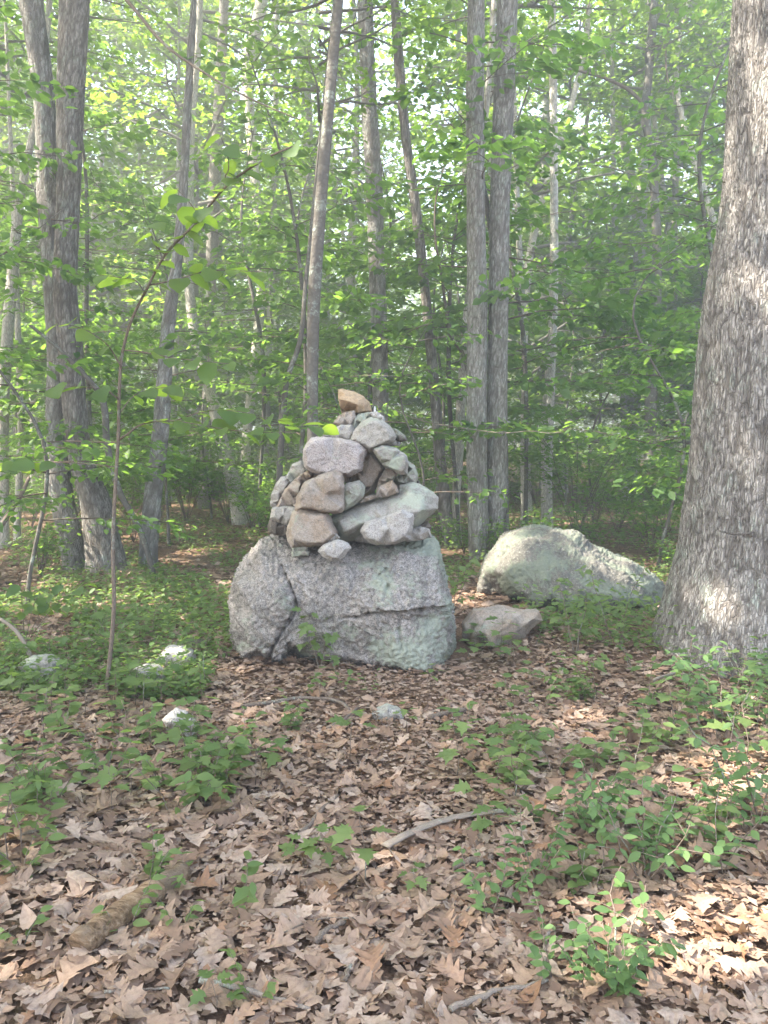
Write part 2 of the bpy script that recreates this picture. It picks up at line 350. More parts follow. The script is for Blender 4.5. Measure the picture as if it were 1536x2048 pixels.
# ------------------------------------------------------------------ trunks
def trunk_mesh(name, C, r, mat, seg=24, dz=.06, furrow=None, flare=.0, lobes=5, seed=0, lump=.04, base=None, fl_h=.22):
    """C (n,3) centre line from ground up, r radii. furrow=(width,height,depth)"""
    g = np.random.default_rng(seed)
    C = np.asarray(C, float); L = np.linalg.norm(np.diff(C, axis=0), axis=1).sum()
    if np.ndim(dz): tt = np.concatenate([np.arange(0, dz[1], dz[0]), np.arange(dz[1], L, .12)]); n = len(tt)
    else: n = max(6, int(L/dz)); tt = None
    D = smooth_path(np.column_stack([C, r]), n, tt); P, rr = D[:, :3], D[:, 3]
    th = np.arange(seg)*2*np.pi/seg
    hz = (P[:, 2]-P[0, 2])
    rad = rr[:, None]*np.ones((1, seg))
    ph = g.random(6)*6.28
    rad *= 1+lump*(np.sin(2*th[None]+ph[0]+hz[:, None]*1.1)+.7*np.sin(3*th[None]+ph[1]-hz[:, None]*1.9)+.5*np.sin(5*th[None]+ph[2]+hz[:, None]*3.1))
    if flare:
        fl = np.exp(-hz/fl_h)[:, None]
        rad *= 1+flare*fl*(.75+.5*np.cos(lobes*th[None]+ph[3])*np.clip(fl*1.4, 0, 1)+.25*np.cos(2*th[None]+ph[4]))
    fv = np.ones_like(rad)
    if furrow:
        fw, fh, fd = furrow[:3]; fth = furrow[3] if len(furrow) > 3 else .42; circ = 2*np.pi*rr.mean()
        ns = int(circ*L/(fw*fh)*1.0); sx = g.random(ns)*circ; sz = g.random(ns)*L
        kd = kdtree.KDTree(ns*3)
        for i in range(ns):
            for k in (-1, 0, 1): kd.insert(((sx[i]+k*circ)/fw, sz[i]/fh, 0), i)
        kd.balance()
        for i in range(n):
            wz = hz[i]/fh
            for j in range(seg):
                x = th[j]/(2*np.pi)*circ
                x += fw*.10*math.sin(hz[i]*13+j*.31)+fw*.3*noise.noise((x*9, hz[i]*6, seed))
                a = kd.find_n((x/fw, wz+.25*noise.noise((x*14, hz[i]*9, seed+3)), 0), 2)
                fv[i, j] = min(1, (a[1][2]-a[0][2])/fth)
        fv = fv*fv*(3-2*fv)
        rad += (fv-1)*fd + fv*fd*.35*g.normal(0, .6, fv.shape)
    V = np.stack([P[:, 0:1]+rad*np.cos(th)[None], P[:, 1:2]+rad*np.sin(th)[None], P[:, 2:3]+0*rad], -1).reshape(-1, 3)
    i = np.arange(n-1)[:, None]*seg; j = np.arange(seg)[None]; j2 = (j+1) % seg
    q = np.stack([i+j, i+j2, i+seg+j2, i+seg+j], -1).reshape(-1, 4)
    if base is not None: V = V-np.array(base)
    return mesh_np(name, V, [q], mat, {'furrow': fv.ravel()})
def px_path(pts, Y, lean=0., top=None, base_sink=.12):
    """picture points with widths -> centre line and radii standing at distance Y (leaning away by LEAN m per m)"""
    C, r = [], []
    b = gnd(pts[0][0], pts[0][1]) if Y is None else None
    Y0 = b.y if b else Y
    z0 = None
    for px, py, w in pts:
        p = at(px, py, Y0)
        if z0 is None: z0 = p.z
        p = at(px, py, Y0+lean*(p.z-z0))
        C.append(list(p)); r.append(w/2/F*p.y)
    if C[0][2] > 0.02 + float(terrain(C[0][0], C[0][1])):          # foot hidden in the photo: carry the stem down to the ground
        dz = C[0][2]-float(terrain(C[0][0], C[0][1]))
        d = np.array(C[0])-np.array(C[1]); d = d/max(1e-3, -d[2])*dz if d[2] < -.05 else np.array([0, 0, -dz])
        C.insert(0, list(np.array(C[0])+np.array([d[0]*.6, 0, -dz]))); r.insert(0, r[0]*1.08)
    C.insert(0, [C[0][0], C[0][1], C[0][2]-base_sink]); r.insert(0, r[0]*1.02)
    if top and C[-1][2] < top-1:
        d = np.array(C[-1])-np.array(C[-3]); d = d/np.linalg.norm(d); d = d*.55+np.array([0, 0, .45]); d /= d[2]
        z1 = C[-1][2]; p1 = np.array(C[-1]); r1 = r[-1]
        for k in (1/3, 2/3, 1): C.append(list(p1+d*(top-z1)*k)); r.append(r1*(1-.75*k))
    return np.array(C), np.array(r)
def px_curve(pts, Y0, Y1, n=16):
    P = np.array([list(at(p[0], p[1], Y0+(Y1-Y0)*i/(len(pts)-1))) for i, p in enumerate(pts)])
    return smooth_path(P, n)
# ================================================================== SETTING
# ---- ground sheet
gx = np.concatenate([-np.geomspace(300, 6, 26), np.linspace(-5.9, 5.9, 120), np.geomspace(6, 300, 26)])
gy = np.concatenate([-np.geomspace(60, 3, 12), np.linspace(-2.5, 12, 140), np.geomspace(12.2, 420, 50)])
X, Y = np.meshgrid(gx, gy)
Z = terrain(X, Y) + np.where((np.abs(X) < 6) & (Y < 12), .012*np.sin(X*17+Y*5)*np.sin(Y*19-X*3), 0)
ng = len(gx); ii = np.arange(len(gy)-1)[:, None]*ng; jj = np.arange(ng-1)[None]
ground = obj('ground', mesh_np('ground', np.stack([X, Y, Z], -1).reshape(-1, 3),
             [np.stack([ii+jj, ii+jj+1, ii+ng+jj+1, ii+ng+jj], -1).reshape(-1, 4)], M['soil']))
tag(ground, 'brown forest floor of soil under leaf litter', None, None, 'structure')
# ================================================================== ROCKS
def rock(name, label, cat, outline, Ym, thick, mat, inner=None, sub=3, smooth=3, rough=.012, seed=0, group=None, cracks=None, back=.8, step=None, keepcentre=.62, tilt=(0, 0), lo_amp=.022, soft=0):
    r_ = random.Random(seed); O = [Vector(p) for p in outline]
    if Ym is None: lo = max(outline, key=lambda p: p[1]); Ym = gnd(lo[0], lo[1]-4).y+thick*.42
    cx = sum(p.x for p in O)/len(O); cyy = sum(p.y for p in O)/len(O)
    tilt = (tilt[0]+r_.uniform(-.35, .35), tilt[1]+r_.uniform(-.25, .35)) if inner is None else tilt
    size = max(max(p.x for p in O)-min(p.x for p in O), max(p.y for p in O)-min(p.y for p in O))
    step = step or size/6
    wpx = max(p.x for p in O)-min(p.x for p in O); hpx = max(p.y for p in O)-min(p.y for p in O)
    pr = thick*.5
    if inner is None: pr = min(thick*.5, .42*min(wpx, hpx)/F*Ym); Ym -= thick*.5-pr
    ring = []
    for a, b in zip(O, O[1:]+O[:1]):
        k = max(1, round((b-a).length/step))
        for i in range(k): ring.append(a+(b-a)*i/k)
    pts = [Vector(p) for p in ring]; dep = [0.]*len(ring)
    if inner is None:
        m = max(5, min(9, len(O)))
        for p in O:
            k = keepcentre+.10+r_.uniform(-.09, .05); q = Vector((cx, cyy)).lerp(p, k)
            f = 1+tilt[0]*(q.x-cx)/size*2+tilt[1]*(q.y-cyy)/size*2
            pts.append(q); dep.append(pr*f*r_.uniform(.92, 1.04))
        pts.append(Vector((cx, cyy))); dep.append(pr*r_.uniform(.97, 1.06))
    else:
        for x, y, p in inner: pts.append(Vector((x, y))); dep.append(p)
    n0 = len(ring); edges = [(i, (i+1) % n0) for i in range(n0)]
    vv, _, ff, ov, _, _ = delaunay_2d_cdt(pts, edges, [], 1, 1e-4)
    bm = bmesh.new(); bv = []; isring = {}
    for i, p in enumerate(vv):
        k = ov[i][0] if ov[i] else None; d = dep[k] if k is not None else pr*.8
        bv.append(bm.verts.new(at(p.x, p.y, Ym-d)))
        if k is not None and k < n0: isring[k] = i
    for f in ff:
        try: bm.faces.new([bv[i] for i in f])
        except ValueError: pass
    rv = [bv[isring[i]] for i in range(n0)]
    c3 = sum((v.co for v in rv), Vector())/n0
    prev = rv
    for sc, dy in ((1.0, thick*.25), (back*.82, thick*.5)):
        cur = [bm.verts.new(c3+(v.co-c3)*(sc*r_.uniform(.95, 1.03))+Vector((0, dy*r_.uniform(.9, 1.1), 0))) for v in rv]
        for i in range(n0): bm.faces.new([prev[i], prev[(i+1) % n0], cur[(i+1) % n0], cur[i]])
        prev = cur
    tip = bm.verts.new(c3+Vector((0, thick*.53, 0)))
    for i in range(n0): bm.faces.new([prev[i], prev[(i+1) % n0], tip])
    bmesh.ops.triangulate(bm, faces=bm.faces[:])
    bmesh.ops.recalc_face_normals(bm, faces=bm.faces[:])
    for k in range(sub):
        bmesh.ops.subdivide_edges(bm, edges=bm.edges[:], cuts=1, use_grid_fill=True)
        if k == sub-1 or (k == sub-2 and soft):
            for _ in range(smooth if k == sub-1 else soft): bmesh.ops.smooth_vert(bm, verts=bm.verts[:], factor=.5, use_axis_x=True, use_axis_y=True, use_axis_z=True)
    bm.normal_update(); sd = Vector((seed*3.1, seed*1.7, 0)); sm = math.sqrt((max(p.x for p in O)-min(p.x for p in O))*(max(p.y for p in O)-min(p.y for p in O)))/F*Ym; rough *= min(1, sm/.32); lo_amp *= min(1, sm/.32)
    for v in bm.verts:
        p = v.co
        vd = noise.voronoi((p+sd)*(5/sm))[0]
        d = (noise.fractal((p+sd)*(4/sm), 1, 2, 3))*lo_amp*sm+(vd[1]-vd[0]-.25)*lo_amp*.9*sm+noise.fractal((p+sd)*(13/sm), 1, 2, 2)*lo_amp*.35*sm+noise.fractal((p+sd)*38, .9, 2, 4)*rough*.6
        p2 = p+v.normal*d
        if cracks and v.normal.y < .35:
            x, y = proj(p)
            for line, wd, dp, side in cracks:
                for (ax, ay), (bx, by) in zip(line, line[1:]):
                    t = max(0, min(1, ((x-ax)*(bx-ax)+(y-ay)*(by-ay))/((bx-ax)**2+(by-ay)**2)))
                    dx, dy_ = x-ax-t*(bx-ax), y-ay-t*(by-ay); dd = math.hypot(dx, dy_)
                    if dd < wd*3:
                        p2.y += dp*math.exp(-(dd/wd)**2)
        v.co = p2
    me = bpy.data.meshes.new(name); c = c3.copy()
    bmesh.ops.translate(bm, verts=bm.verts[:], vec=-c)
    bm.to_mesh(me); bm.free(); me.materials.append(mat)
    for p in me.polygons: p.use_smooth = True
    o = obj(name, me, None, c); tag(o, label, cat, group)
    return o
def zc(*pts): return [(420+x/2.844, 750+y/2.844) for x, y in pts]
def z5(*pts): return [(860+x/2.272, 600+y/2.272) for x, y in pts]
def zi(*pts): return [(420+x/2.844, 750+y/2.844, d) for x, y, d in pts]
# ---- the great boulder under the cairn
B_out = zc((112, 1210), (128, 1140), (180, 1065), (235, 990), (285, 940), (370, 915), (440, 910), (560, 900), (700, 900), (900, 905), (1100, 915), (1265, 925), (1300, 960), (1325, 1060), (1345, 1140),
           (1368, 1240), (1380, 1340), (1398, 1420), (1405, 1520), (1400, 1610), (1385, 1690), (1290, 1760), (1180, 1745), (1060, 1725), (900, 1715), (780, 1705), (600, 1690), (400, 1685), (250, 1690), (150, 1680), (118, 1560), (122, 1400), (112, 1300))
B_in = zi((165, 1190, .42), (160, 1400, .46), (180, 1600, .44), (290, 1030, .38), (380, 1010, .30), (290, 1150, .52), (250, 1350, .60), (260, 1560, .54), (380, 1120, .50), (400, 1250, .62), (440, 1330, .64), (380, 1450, .60), (330, 1580, .55),
          (520, 1010, .34), (600, 1085, .50), (470, 1150, .52), (520, 1300, .58), (430, 1500, .56), (400, 1620, .52), (700, 1010, .36), (740, 1100, .52), (620, 1250, .60), (650, 1450, .60), (640, 1600, .56),
          (860, 1050, .42), (930, 1115, .56), (800, 1250, .62), (850, 1360, .66), (820, 1440, .60), (800, 1620, .57), (1040, 1030, .42), (1060, 1070, .52), (960, 1150, .60), (1000, 1230, .66), (940, 1330, .72), (1060, 1345, .74), (1060, 1385, .64), (1060, 1560, .66),
          (1180, 1000, .34), (1160, 1130, .56), (1180, 1290, .66), (1200, 1320, .68), (1200, 1370, .62), (1230, 1560, .64), (1240, 1690, .66), (1100, 1660, .66), (1280, 1060, .40), (1310, 1200, .52), (1340, 1310, .56), (1350, 1370, .50), (1350, 1560, .46), (960, 1480, .62), (950, 1640, .58))
crk = [(zc((400, 1105), (425, 1150), (450, 1195), (470, 1250), (487, 1300), (484, 1350), (440, 1410), (412, 1450), (375, 1510), (350, 1560), (335, 1640)), 3.2, .055, 0),
       (zc((750, 1390), (830, 1382), (900, 1372), (1060, 1360), (1200, 1345), (1370, 1318)), 3.0, .05, 0), (zc((1080, 1365), (1075, 1450), (1090, 1560)), 2.5, .025, 0),
       (zc((1045, 1050), (1000, 1110), (965, 1140), (1015, 1200), (1000, 1260)), 4.5, .025, 0), (zc((1240, 1090), (1230, 1200), (1265, 1320)), 4, .02, 0), (zc((405, 1105), (600, 1092), (720, 1108), (920, 1115)), 5, .02, 0),
       (zc((510, 1190), (530, 1250), (500, 1330)), 5, .02, 0), (zc((690, 1100), (790, 1060), (860, 1030)), 4, .02, 0)]
rock('boulder', 'great grey lichen-mottled granite boulder, cracked at its left, carrying the stone cairn', 'boulder', B_out, 5.82, 1.15, M['granite'], B_in, 4, 2, .035, 3, cracks=crk, step=32, lo_amp=.015, soft=0)
# ---- cairn stones (name, label, outline, depth, thickness, material, extra)
CS = [
 ('capstone', 'ochre wedge-shaped stone with a shadowed hollow face, crowning the top of the cairn', zc((733, 85), (760, 82), (830, 100), (868, 122), (905, 158), (915, 205), (880, 216), (825, 228), (800, 212), (752, 216), (742, 180), (733, 130)), 5.92, .20, 'ochre',
   dict(inner=zi((765, 108, .09), (815, 120, .10), (741, 138, .12), (785, 148, .15), (827, 164, .15), (753, 203, -.05), (798, 203, -.05), (826, 200, -.02), (838, 168, .14), (842, 150, .13), (862, 135, .09), (882, 170, .09), (838, 214, .10), (885, 203, .07)), sub=3, smooth=0, lo_amp=.006, step=22)),
 ('cairn_stone', 'pinkish flat stone directly under the left side of the ochre capstone', zc((703, 272), (730, 235), (765, 213), (820, 203), (828, 245), (802, 292), (740, 292)), 5.88, .26, 'brown', {}),
 ('cairn_stone', 'lichen-flecked stone arching under the right side of the ochre capstone', zc((797, 300), (812, 250), (850, 222), (900, 212), (940, 215), (985, 240), (992, 262), (920, 250), (868, 275), (840, 315), (812, 325)), 5.90, .28, 'green', {}),
 ('cairn_stone', 'small pale stone lying beneath the black and white pebble near the cairn top', zc((912, 213), (950, 207), (990, 238), (992, 264), (950, 258), (922, 240)), 5.80, .16, 'white', {}),
 ('cairn_stone', 'large blocky green-lichened stone two layers below the capstone, above the right arch', zc((800, 372), (830, 310), (870, 265), (920, 243), (980, 262), (1030, 303), (1052, 350), (1042, 380), (980, 402), (910, 437), (868, 412), (820, 385)), 5.72, .42, 'green', dict(tilt=(.1, -.1))),
 ('cairn_stone', 'dark mossy slab poking out at the upper right edge of the cairn', zc((1005, 298), (1060, 308), (1112, 345), (1122, 372), (1085, 380), (1035, 360)), 5.90, .35, 'dark', {}),
 ('cairn_stone', 'thin pale wedge under the dark mossy slab at the upper right', zc((1035, 362), (1088, 385), (1078, 402), (1010, 405), (1000, 380)), 5.88, .3, 'grey', {}),
 ('cairn_stone', 'small pale flat stone behind the drooping hazel leaves above the pink slab', zc((640, 332), (690, 316), (740, 285), (805, 285), (822, 330), (805, 375), (720, 372), (648, 352)), 5.86, .4, 'grey', {}),
 ('cairn_stone', 'broad smooth pink granite slab, the largest light stone in the upper cairn', zc((548, 400), (580, 363), (640, 358), (760, 368), (850, 388), (882, 430), (867, 480), (862, 540), (790, 574), (750, 560), (700, 548), (660, 568), (600, 562), (545, 522), (533, 480), (538, 430)), 5.62, .36, 'pink', dict(keepcentre=.8)),
 ('cairn_stone', 'brown smooth stone sloping deep inside the hollow at the heart of the cairn', zc((862, 440), (930, 425), (1005, 520), (965, 600), (935, 655), (880, 695), (845, 700), (868, 640), (848, 610), (745, 610), (745, 560), (830, 550)), 5.86, .34, 'brown', {}),
 ('cairn_stone', 'grey stone forming the arch over the hollow on the right of the cairn', zc((928, 417), (985, 400), (1060, 420), (1112, 455), (1127, 500), (1120, 562), (1080, 563), (1040, 540), (1000, 522), (962, 482), (935, 440)), 5.66, .42, 'grey', dict(keepcentre=.72)),
 ('cairn_stone', 'rounded grey stone filling the right edge below the arch stone', zc((1050, 585), (1118, 560), (1122, 490), (1165, 520), (1182, 570), (1172, 617), (1100, 625), (1055, 618)), 5.84, .4, 'grey', {}),
 ('cairn_stone', 'dark sliver of stone jutting out at the right end of the middle layer', zc((1165, 590), (1185, 600), (1222, 642), (1195, 650), (1165, 635)), 5.95, .3, 'dark', {}),
 ('cairn_stone', 'rust-brown broken stone with a curved edge leaning under the arch stone', zc((950, 640), (962, 600), (1003, 524), (1065, 562), (1045, 592), (1000, 612)), 5.70, .24, 'brown', {}),
 ('cairn_stone', 'small pinkish triangular stone sitting on the long slab below the arch', zc((943, 692), (955, 640), (1035, 600), (1062, 640), (1072, 668), (1000, 695)), 5.58, .22, 'brown', {}),
 ('cairn_stone', 'thin rusty flake wedged on the long slab beside the small pink triangular stone', zc((850, 728), (880, 693), (930, 683), (950, 695), (905, 716)), 5.58, .16, 'brown', {}),
 ('cairn_stone', 'weathered stone at the left shoulder of the cairn, left of the pink slab', zc((428, 592), (470, 508), (520, 490), (548, 530), (575, 550), (530, 580), (450, 620)), 5.86, .4, 'grey', {}),
 ('cairn_stone', 'reddish-brown slanting stone between the left shoulder stone and the square block', zc((375, 757), (430, 648), (500, 578), (560, 543), (583, 560), (577, 590), (520, 622), (512, 680), (482, 745)), 5.70, .42, 'brown', {}),
 ('cairn_stone', 'grey upright stone at the far left edge of the middle layer', zc((343, 742), (348, 680), (375, 618), (400, 583), (432, 580), (450, 612), (425, 660), (390, 725), (375, 765)), 5.84, .45, 'grey', {}),
 ('cairn_stone', 'big square brownish block with a lichen blotch in the middle of the cairn front', zc((488, 770), (500, 690), (540, 613), (640, 568), (700, 548), (747, 565), (757, 640), (757, 760), (740, 784), (650, 784), (580, 772)), 5.52, .46, 'brown', dict(keepcentre=.76, tilt=(.1, .1))),
 ('cairn_stone', 'small rusty chips of stone wedged under the left end of the pink slab', zc((570, 558), (600, 552), (655, 566), (645, 592), (575, 612), (560, 585)), 5.72, .25, 'ochre', {}),
 ('cairn_stone', 'tiny brown chip wedged at the left of the big square block', zc((462, 705), (485, 688), (497, 700), (497, 742), (480, 752), (465, 728)), 5.60, .14, 'brown', {}),
 ('cairn_stone', 'rounded green lichen stone standing right of the big square block', zc((757, 640), (780, 618), (850, 604), (878, 640), (873, 690), (832, 732), (770, 768), (757, 740)), 5.58, .32, 'green', dict(keepcentre=.55)),
 ('cairn_stone', 'long tilted lichen slab spanning the right half of the cairn', zc((665, 832), (720, 788), (820, 765), (900, 725), (1060, 680), (1080, 635), (1150, 616), (1222, 650), (1288, 700), (1288, 760), (1242, 802), (1172, 868), (1120, 892), (1000, 902), (900, 902), (790, 948), (740, 932), (720, 890)), 5.60, .5, 'green',
   dict(inner=zi((735, 830, .16), (800, 800, .17), (770, 890, .22), (860, 840, .24), (930, 760, .16), (1000, 820, .25), (1090, 720, .16), (1140, 660, .10), (1210, 700, .14), (1100, 790, .26), (1200, 770, .24), (1150, 840, .2), (960, 870, .2)))),
 ('cairn_stone', 'pale speckled granite stone leaning against the front of the long lichen slab', zc((862, 890), (888, 840), (960, 818), (1040, 795), (1090, 768), (1152, 800), (1152, 850), (1132, 932), (1050, 957), (940, 964), (888, 932)), 5.38, .30, 'white', dict(keepcentre=.75)),
 ('cairn_stone', 'pale flat-topped stone at the left of the lower layer', zc((343, 812), (355, 758), (420, 748), (495, 755), (490, 795), (445, 860), (380, 832)), 5.68, .42, 'grey', dict(tilt=(0, .3))),
 ('cairn_stone', 'dark brown undercut stone at the lower left corner of the cairn', zc((328, 862), (345, 808), (380, 828), (445, 850), (450, 915), (370, 910), (338, 895)), 5.78, .45, 'dark', {}),
 ('cairn_stone', 'chunky brown and green block at the front left of the lowest layer', zc((438, 900), (468, 788), (520, 758), (580, 773), (660, 788), (692, 860), (718, 905), (662, 968), (560, 973), (468, 977), (450, 950)), 5.48, .44, 'brown', dict(keepcentre=.7, tilt=(.15, .2))),
 ('cairn_stone', 'small flat pale chips lying above the rounded front stone', zc((662, 930), (718, 903), (738, 930), (700, 945), (668, 955)), 5.36, .14, 'grey', {}),
 ('cairn_stone', 'rounded pale oval stone at the front foot of the cairn', zc((618, 1000), (640, 973), (720, 943), (782, 960), (798, 985), (742, 1052), (690, 1057), (640, 1032)), 5.30, .26, 'white', dict(keepcentre=.55)),
 ('cairn_stone', 'lower flat chip propped on the boulder under the chunky front left block', zc((462, 1005), (545, 998), (566, 1005), (560, 1025), (470, 1032)), 5.42, .16, 'grey', {}),
 ('cairn_stone', 'upper flat chip stacked under the chunky front left block', zc((465, 985), (540, 974), (555, 985), (545, 1000), (470, 1004)), 5.43, .15, 'grey', {}),
 ('cairn_stone', 'flat grey stone at the lower right of the cairn, resting on the boulder', zc((1125, 882), (1200, 866), (1247, 880), (1262, 922), (1200, 940), (1120, 948)), 5.62, .36, 'grey', {}),
 ('cairn_stone', 'small thin stone above the flat grey stone at the lower right', zc((1180, 862), (1240, 838), (1260, 860), (1258, 885), (1190, 882)), 5.70, .34, 'dark', {}),
]
for i, (nm, lb, ol, Ym, th, mt, kw) in enumerate(CS):
    gx_ = sum(p[0] for p in ol)/len(ol); gy_ = sum(p[1] for p in ol)/len(ol); ol = [(gx_+(p[0]-gx_)*1.05, gy_+(p[1]-gy_)*1.05) for p in ol]
    small = min(max(p[0] for p in ol)-min(p[0] for p in ol), max(p[1] for p in ol)-min(p[1] for p in ol)) < 34
    kw = dict(dict(lo_amp=.013, sub=2 if small else 3, smooth=1, rough=.010, keepcentre=.68), **kw)
    rock(nm, lb, 'stone', ol, Ym, th, M[mt], seed=20+i, group=None if nm == 'capstone' else 'stones piled in the cairn', **kw)
# stones at the back and heart of the pile, seen only through gaps
for i, (x, y, w, h, Ym) in enumerate([(560, 880, 230, 150, 6.05), (820, 880, 300, 150, 6.1), (1080, 830, 260, 150, 6.05), (600, 700, 260, 160, 6.05), (840, 690, 240, 160, 6.12), (1050, 640, 180, 120, 6.1), (720, 500, 260, 170, 6.05), (960, 480, 230, 160, 6.1), (840, 340, 200, 120, 6.0), (450, 860, 140, 90, 6.0), (950, 930, 300, 70, 5.75), (640, 960, 240, 60, 5.75)]):
    ol = [(x+w/2*math.cos(a)*(1+.12*rnd.uniform(-1, 1)), y+h/2*math.sin(a)*(1+.12*rnd.uniform(-1, 1))) for a in np.arange(8)*math.pi/4+.2]
    rock('cairn_stone', 'dark stone at the back of the cairn, glimpsed through gaps between front stones', 'stone', zc(*ol), Ym, .4, M['grey'], seed=80+i, sub=2, group='stones piled in the cairn')
# black and white pebble by the capstone
pb = rock('pebble', 'tiny black and white pebble perched right of the ochre capstone', 'pebble', zc((917, 190), (930, 176), (945, 180), (953, 200), (946, 213), (920, 213)), 5.80, .05, M['black'], seed=120, sub=2)
wp = rock('band', None, None, zc((932, 178), (940, 176), (946, 190), (944, 211), (931, 211)), 5.765, .02, M['chalk'], seed=121, sub=1)
wp.location = wp.location-pb.location; wp.parent = pb
for k in ('label', 'category'):
    if k in wp: del wp[k]
# ---- other rocks
rock('boulder', 'broad pale whaleback boulder lit by the sun, between the twin trunks and the big oak', 'boulder',
     z5((225, 1330), (250, 1230), (330, 1110), (370, 1065), (440, 1045), (520, 1038), (620, 1048), (690, 1068), (750, 1118), (850, 1178), (930, 1188), (1010, 1235), (1070, 1290), (1080, 1400), (1040, 1480), (900, 1500), (700, 1510), (550, 1490), (430, 1430), (380, 1370), (310, 1340)),
     7.55, 1.8, M['pale_boulder'], [(860+x/2.272, 600+y/2.272, d) for x, y, d in ((320, 1240, .35), (400, 1120, .3), (500, 1100, .3), (620, 1100, .3), (430, 1220, .55), (560, 1210, .6), (680, 1180, .5), (780, 1200, .45), (880, 1240, .45), (980, 1300, .4), (420, 1330, .6), (560, 1350, .8), (700, 1340, .85), (860, 1360, .8), (980, 1400, .6), (620, 1450, .9), (820, 1450, .9), (480, 1410, .75))],
     4, 3, .03, 7, step=34, lo_amp=.022, soft=1)
def z7(*p): return [(768+x/2, 1150+y/2) for x, y in p]
def z6(*p): return [(x/2, 1150+y/2) for x, y in p]
rock('rock', 'low flat-topped pinkish rock with a dark sheer face, on leaves right of the great boulder', 'rock', z7((318, 200), (360, 148), (470, 133), (560, 150), (622, 150), (637, 185), (590, 215), (570, 260), (505, 305), (430, 315), (350, 300), (316, 250)),
     None, .55, M['brown'], [(768+x/2, 1150+y/2, d) for x, y, d in ((380, 180, .08), (470, 165, .08), (508, 183, .22), (475, 210, .26), (440, 242, .3), (430, 285, .31), (400, 230, .22), (360, 240, .16), (520, 240, .2), (560, 200, .12), (600, 175, .05))], seed=9, smooth=0, lo_amp=.012)
rock('rock', 'white sunlit rock among green seedlings, largest of the rocks left of the boulder', 'rock', z6((622, 340), (660, 293), (720, 288), (768, 310), (775, 345), (745, 375), (700, 395), (640, 390)), None, .3, M['white'], seed=10)
rock('rock', 'greyish rock half buried in leaves just below the white sunlit rock', 'rock', z6((507, 415), (530, 380), (580, 363), (622, 370), (652, 395), (645, 450), (560, 465), (513, 450)), None, .3, M['white'], seed=11)
rock('rock', 'pale rock half hidden in seedlings beneath the bent pale stick at the far left', 'rock', z6((65, 365), (110, 333), (180, 328), (222, 350), (233, 405), (190, 450), (115, 430)), None, .32, M['grey'], seed=12)
rock('rock', 'pointed whitish rock standing out of brown leaves left of the path', 'rock', z6((648, 580), (690, 546), (732, 560), (752, 590), (783, 600), (790, 650), (740, 675), (685, 665)), None, .24, M['white'], seed=13)
rock('rock', 'thin dark slate lying flat behind the white sunlit rock', 'rock', z6((680, 278), (760, 260), (835, 275), (815, 300), (720, 300)), None, .35, M['dark'], seed=14, sub=2)
rock('rock', 'small flat pale green lichened stone in the middle of the path', 'rock', [(742, 1428), (775, 1414), (803, 1424), (808, 1440), (775, 1446), (748, 1446)], None, .25, M['green'], seed=15, sub=2)
# ================================================================== NAMED TREES
def crown_mesh(name, g, H0, H1, rad, nb, per, size, mat, keep=None, off=(0, 0, 0), wood=None, lmin=1.2):
    b = Bag(); o = np.array(off)
    hs = H0+(H1-H0)*g.random(nb)**.9; az = g.random(nb)*6.283
    L = lmin+(rad-lmin)*np.sin(np.clip((hs-H0)/(H1-H0), .12, .93)*math.pi)**.6*g.uniform(.6, 1.1, nb)
    st = np.stack([0*hs, 0*hs, hs], 1)+o
    sprays(g, st, az, L, g.uniform(-.05, .5, nb), per, size, b, wood, keep=keep, r0=.035)
    return b
CROWN_WOOD = []
tall = []
for k in range(4):
    g = np.random.default_rng(100+k); w = Bag()
    b = crown_mesh('crown', g, 0, 8.5, 3.4, 32, 42, .17, M['canopy'], wood=w)
    tall.append((b.mesh('crown', M['canopy']), w.mesh('limbs', M['bark_grey'], 'furrow')))
def tree(label, pts, Y, bark, top=16, lean=0., seg=20, dz=.08, furrow=None, flare=.35, seed=0, crown=True, cat='tree', group=None, name='tree', lump=.03, crown_at=None):
    C, r = px_path(pts, Y, lean, top)
    b = C[1]; e = tag(empty(name, b), label, cat, group)
    obj('trunk', trunk_mesh('trunk', C, r, bark, seg, dz, furrow, flare, 4+seed % 3, seed, lump, base=b), e)
    if crown:
        cm, wm = tall[seed % 4]; zt = (crown_at or top*.58)
        i = int(np.argmin(np.abs(C[:, 2]-zt))); p = C[i]-b
        s = (C[-1][2]-p[2]+b[2])/9.0 if False else (top-zt)/8.0
        for nm, me in (('crown', cm), ('limbs', wm)):
            o = obj(nm, me, e, p); o.rotation_euler.z = seed*1.3; o.scale = (max(.5, s),)*3
            if nm == 'crown': o['kind'] = 'stuff'
    return e, C, r
def branch(e, path_w, r0, r1, mat='twig', name='branch', n=6):
    b = Bag(); P = np.asarray(path_w)-np.array(e.location); b.tube(P, np.linspace(r0, r1, len(P)), n, 1.0)
    return obj(name, b.mesh(name, M[mat], 'furrow'), e)
# big oak at the right edge
oak_pts = [(1560, 1362, 550), (1557, 1300, 512), (1556, 1240, 468), (1556, 1172, 426), (1556, 1106, 388), (1557, 1040, 368), (1562, 908, 336), (1566, 776, 322), (1570, 600, 298), (1577, 400, 246), (1584, 200, 232), (1590, 0, 220)]
oak, OC, OR = tree('massive oak with thick platy grey bark and a flared foot, at the right edge', oak_pts, 5.45, M['oakbark'], 17, 0.0, 270, (.013, 4.7), (.034, .17, .011, .26), .03, 4, True, lump=.012, crown_at=9.5)
b_ = Bag(); b_.tube(smooth_path([list(at(x, y, 4.93)) for x, y in ((1440, 1062), (1470, 1068), (1503, 1065), (1512, 1060))], 10)-np.array(oak.location), [.006, .008, .008, .009, .009, .008, .008, .008, .007, .005], 6, .2)
obj('bark_scar', b_.mesh('bark_scar', M['bark_dark'], 'furrow'), oak)
FURA = (.034, .15, .008)
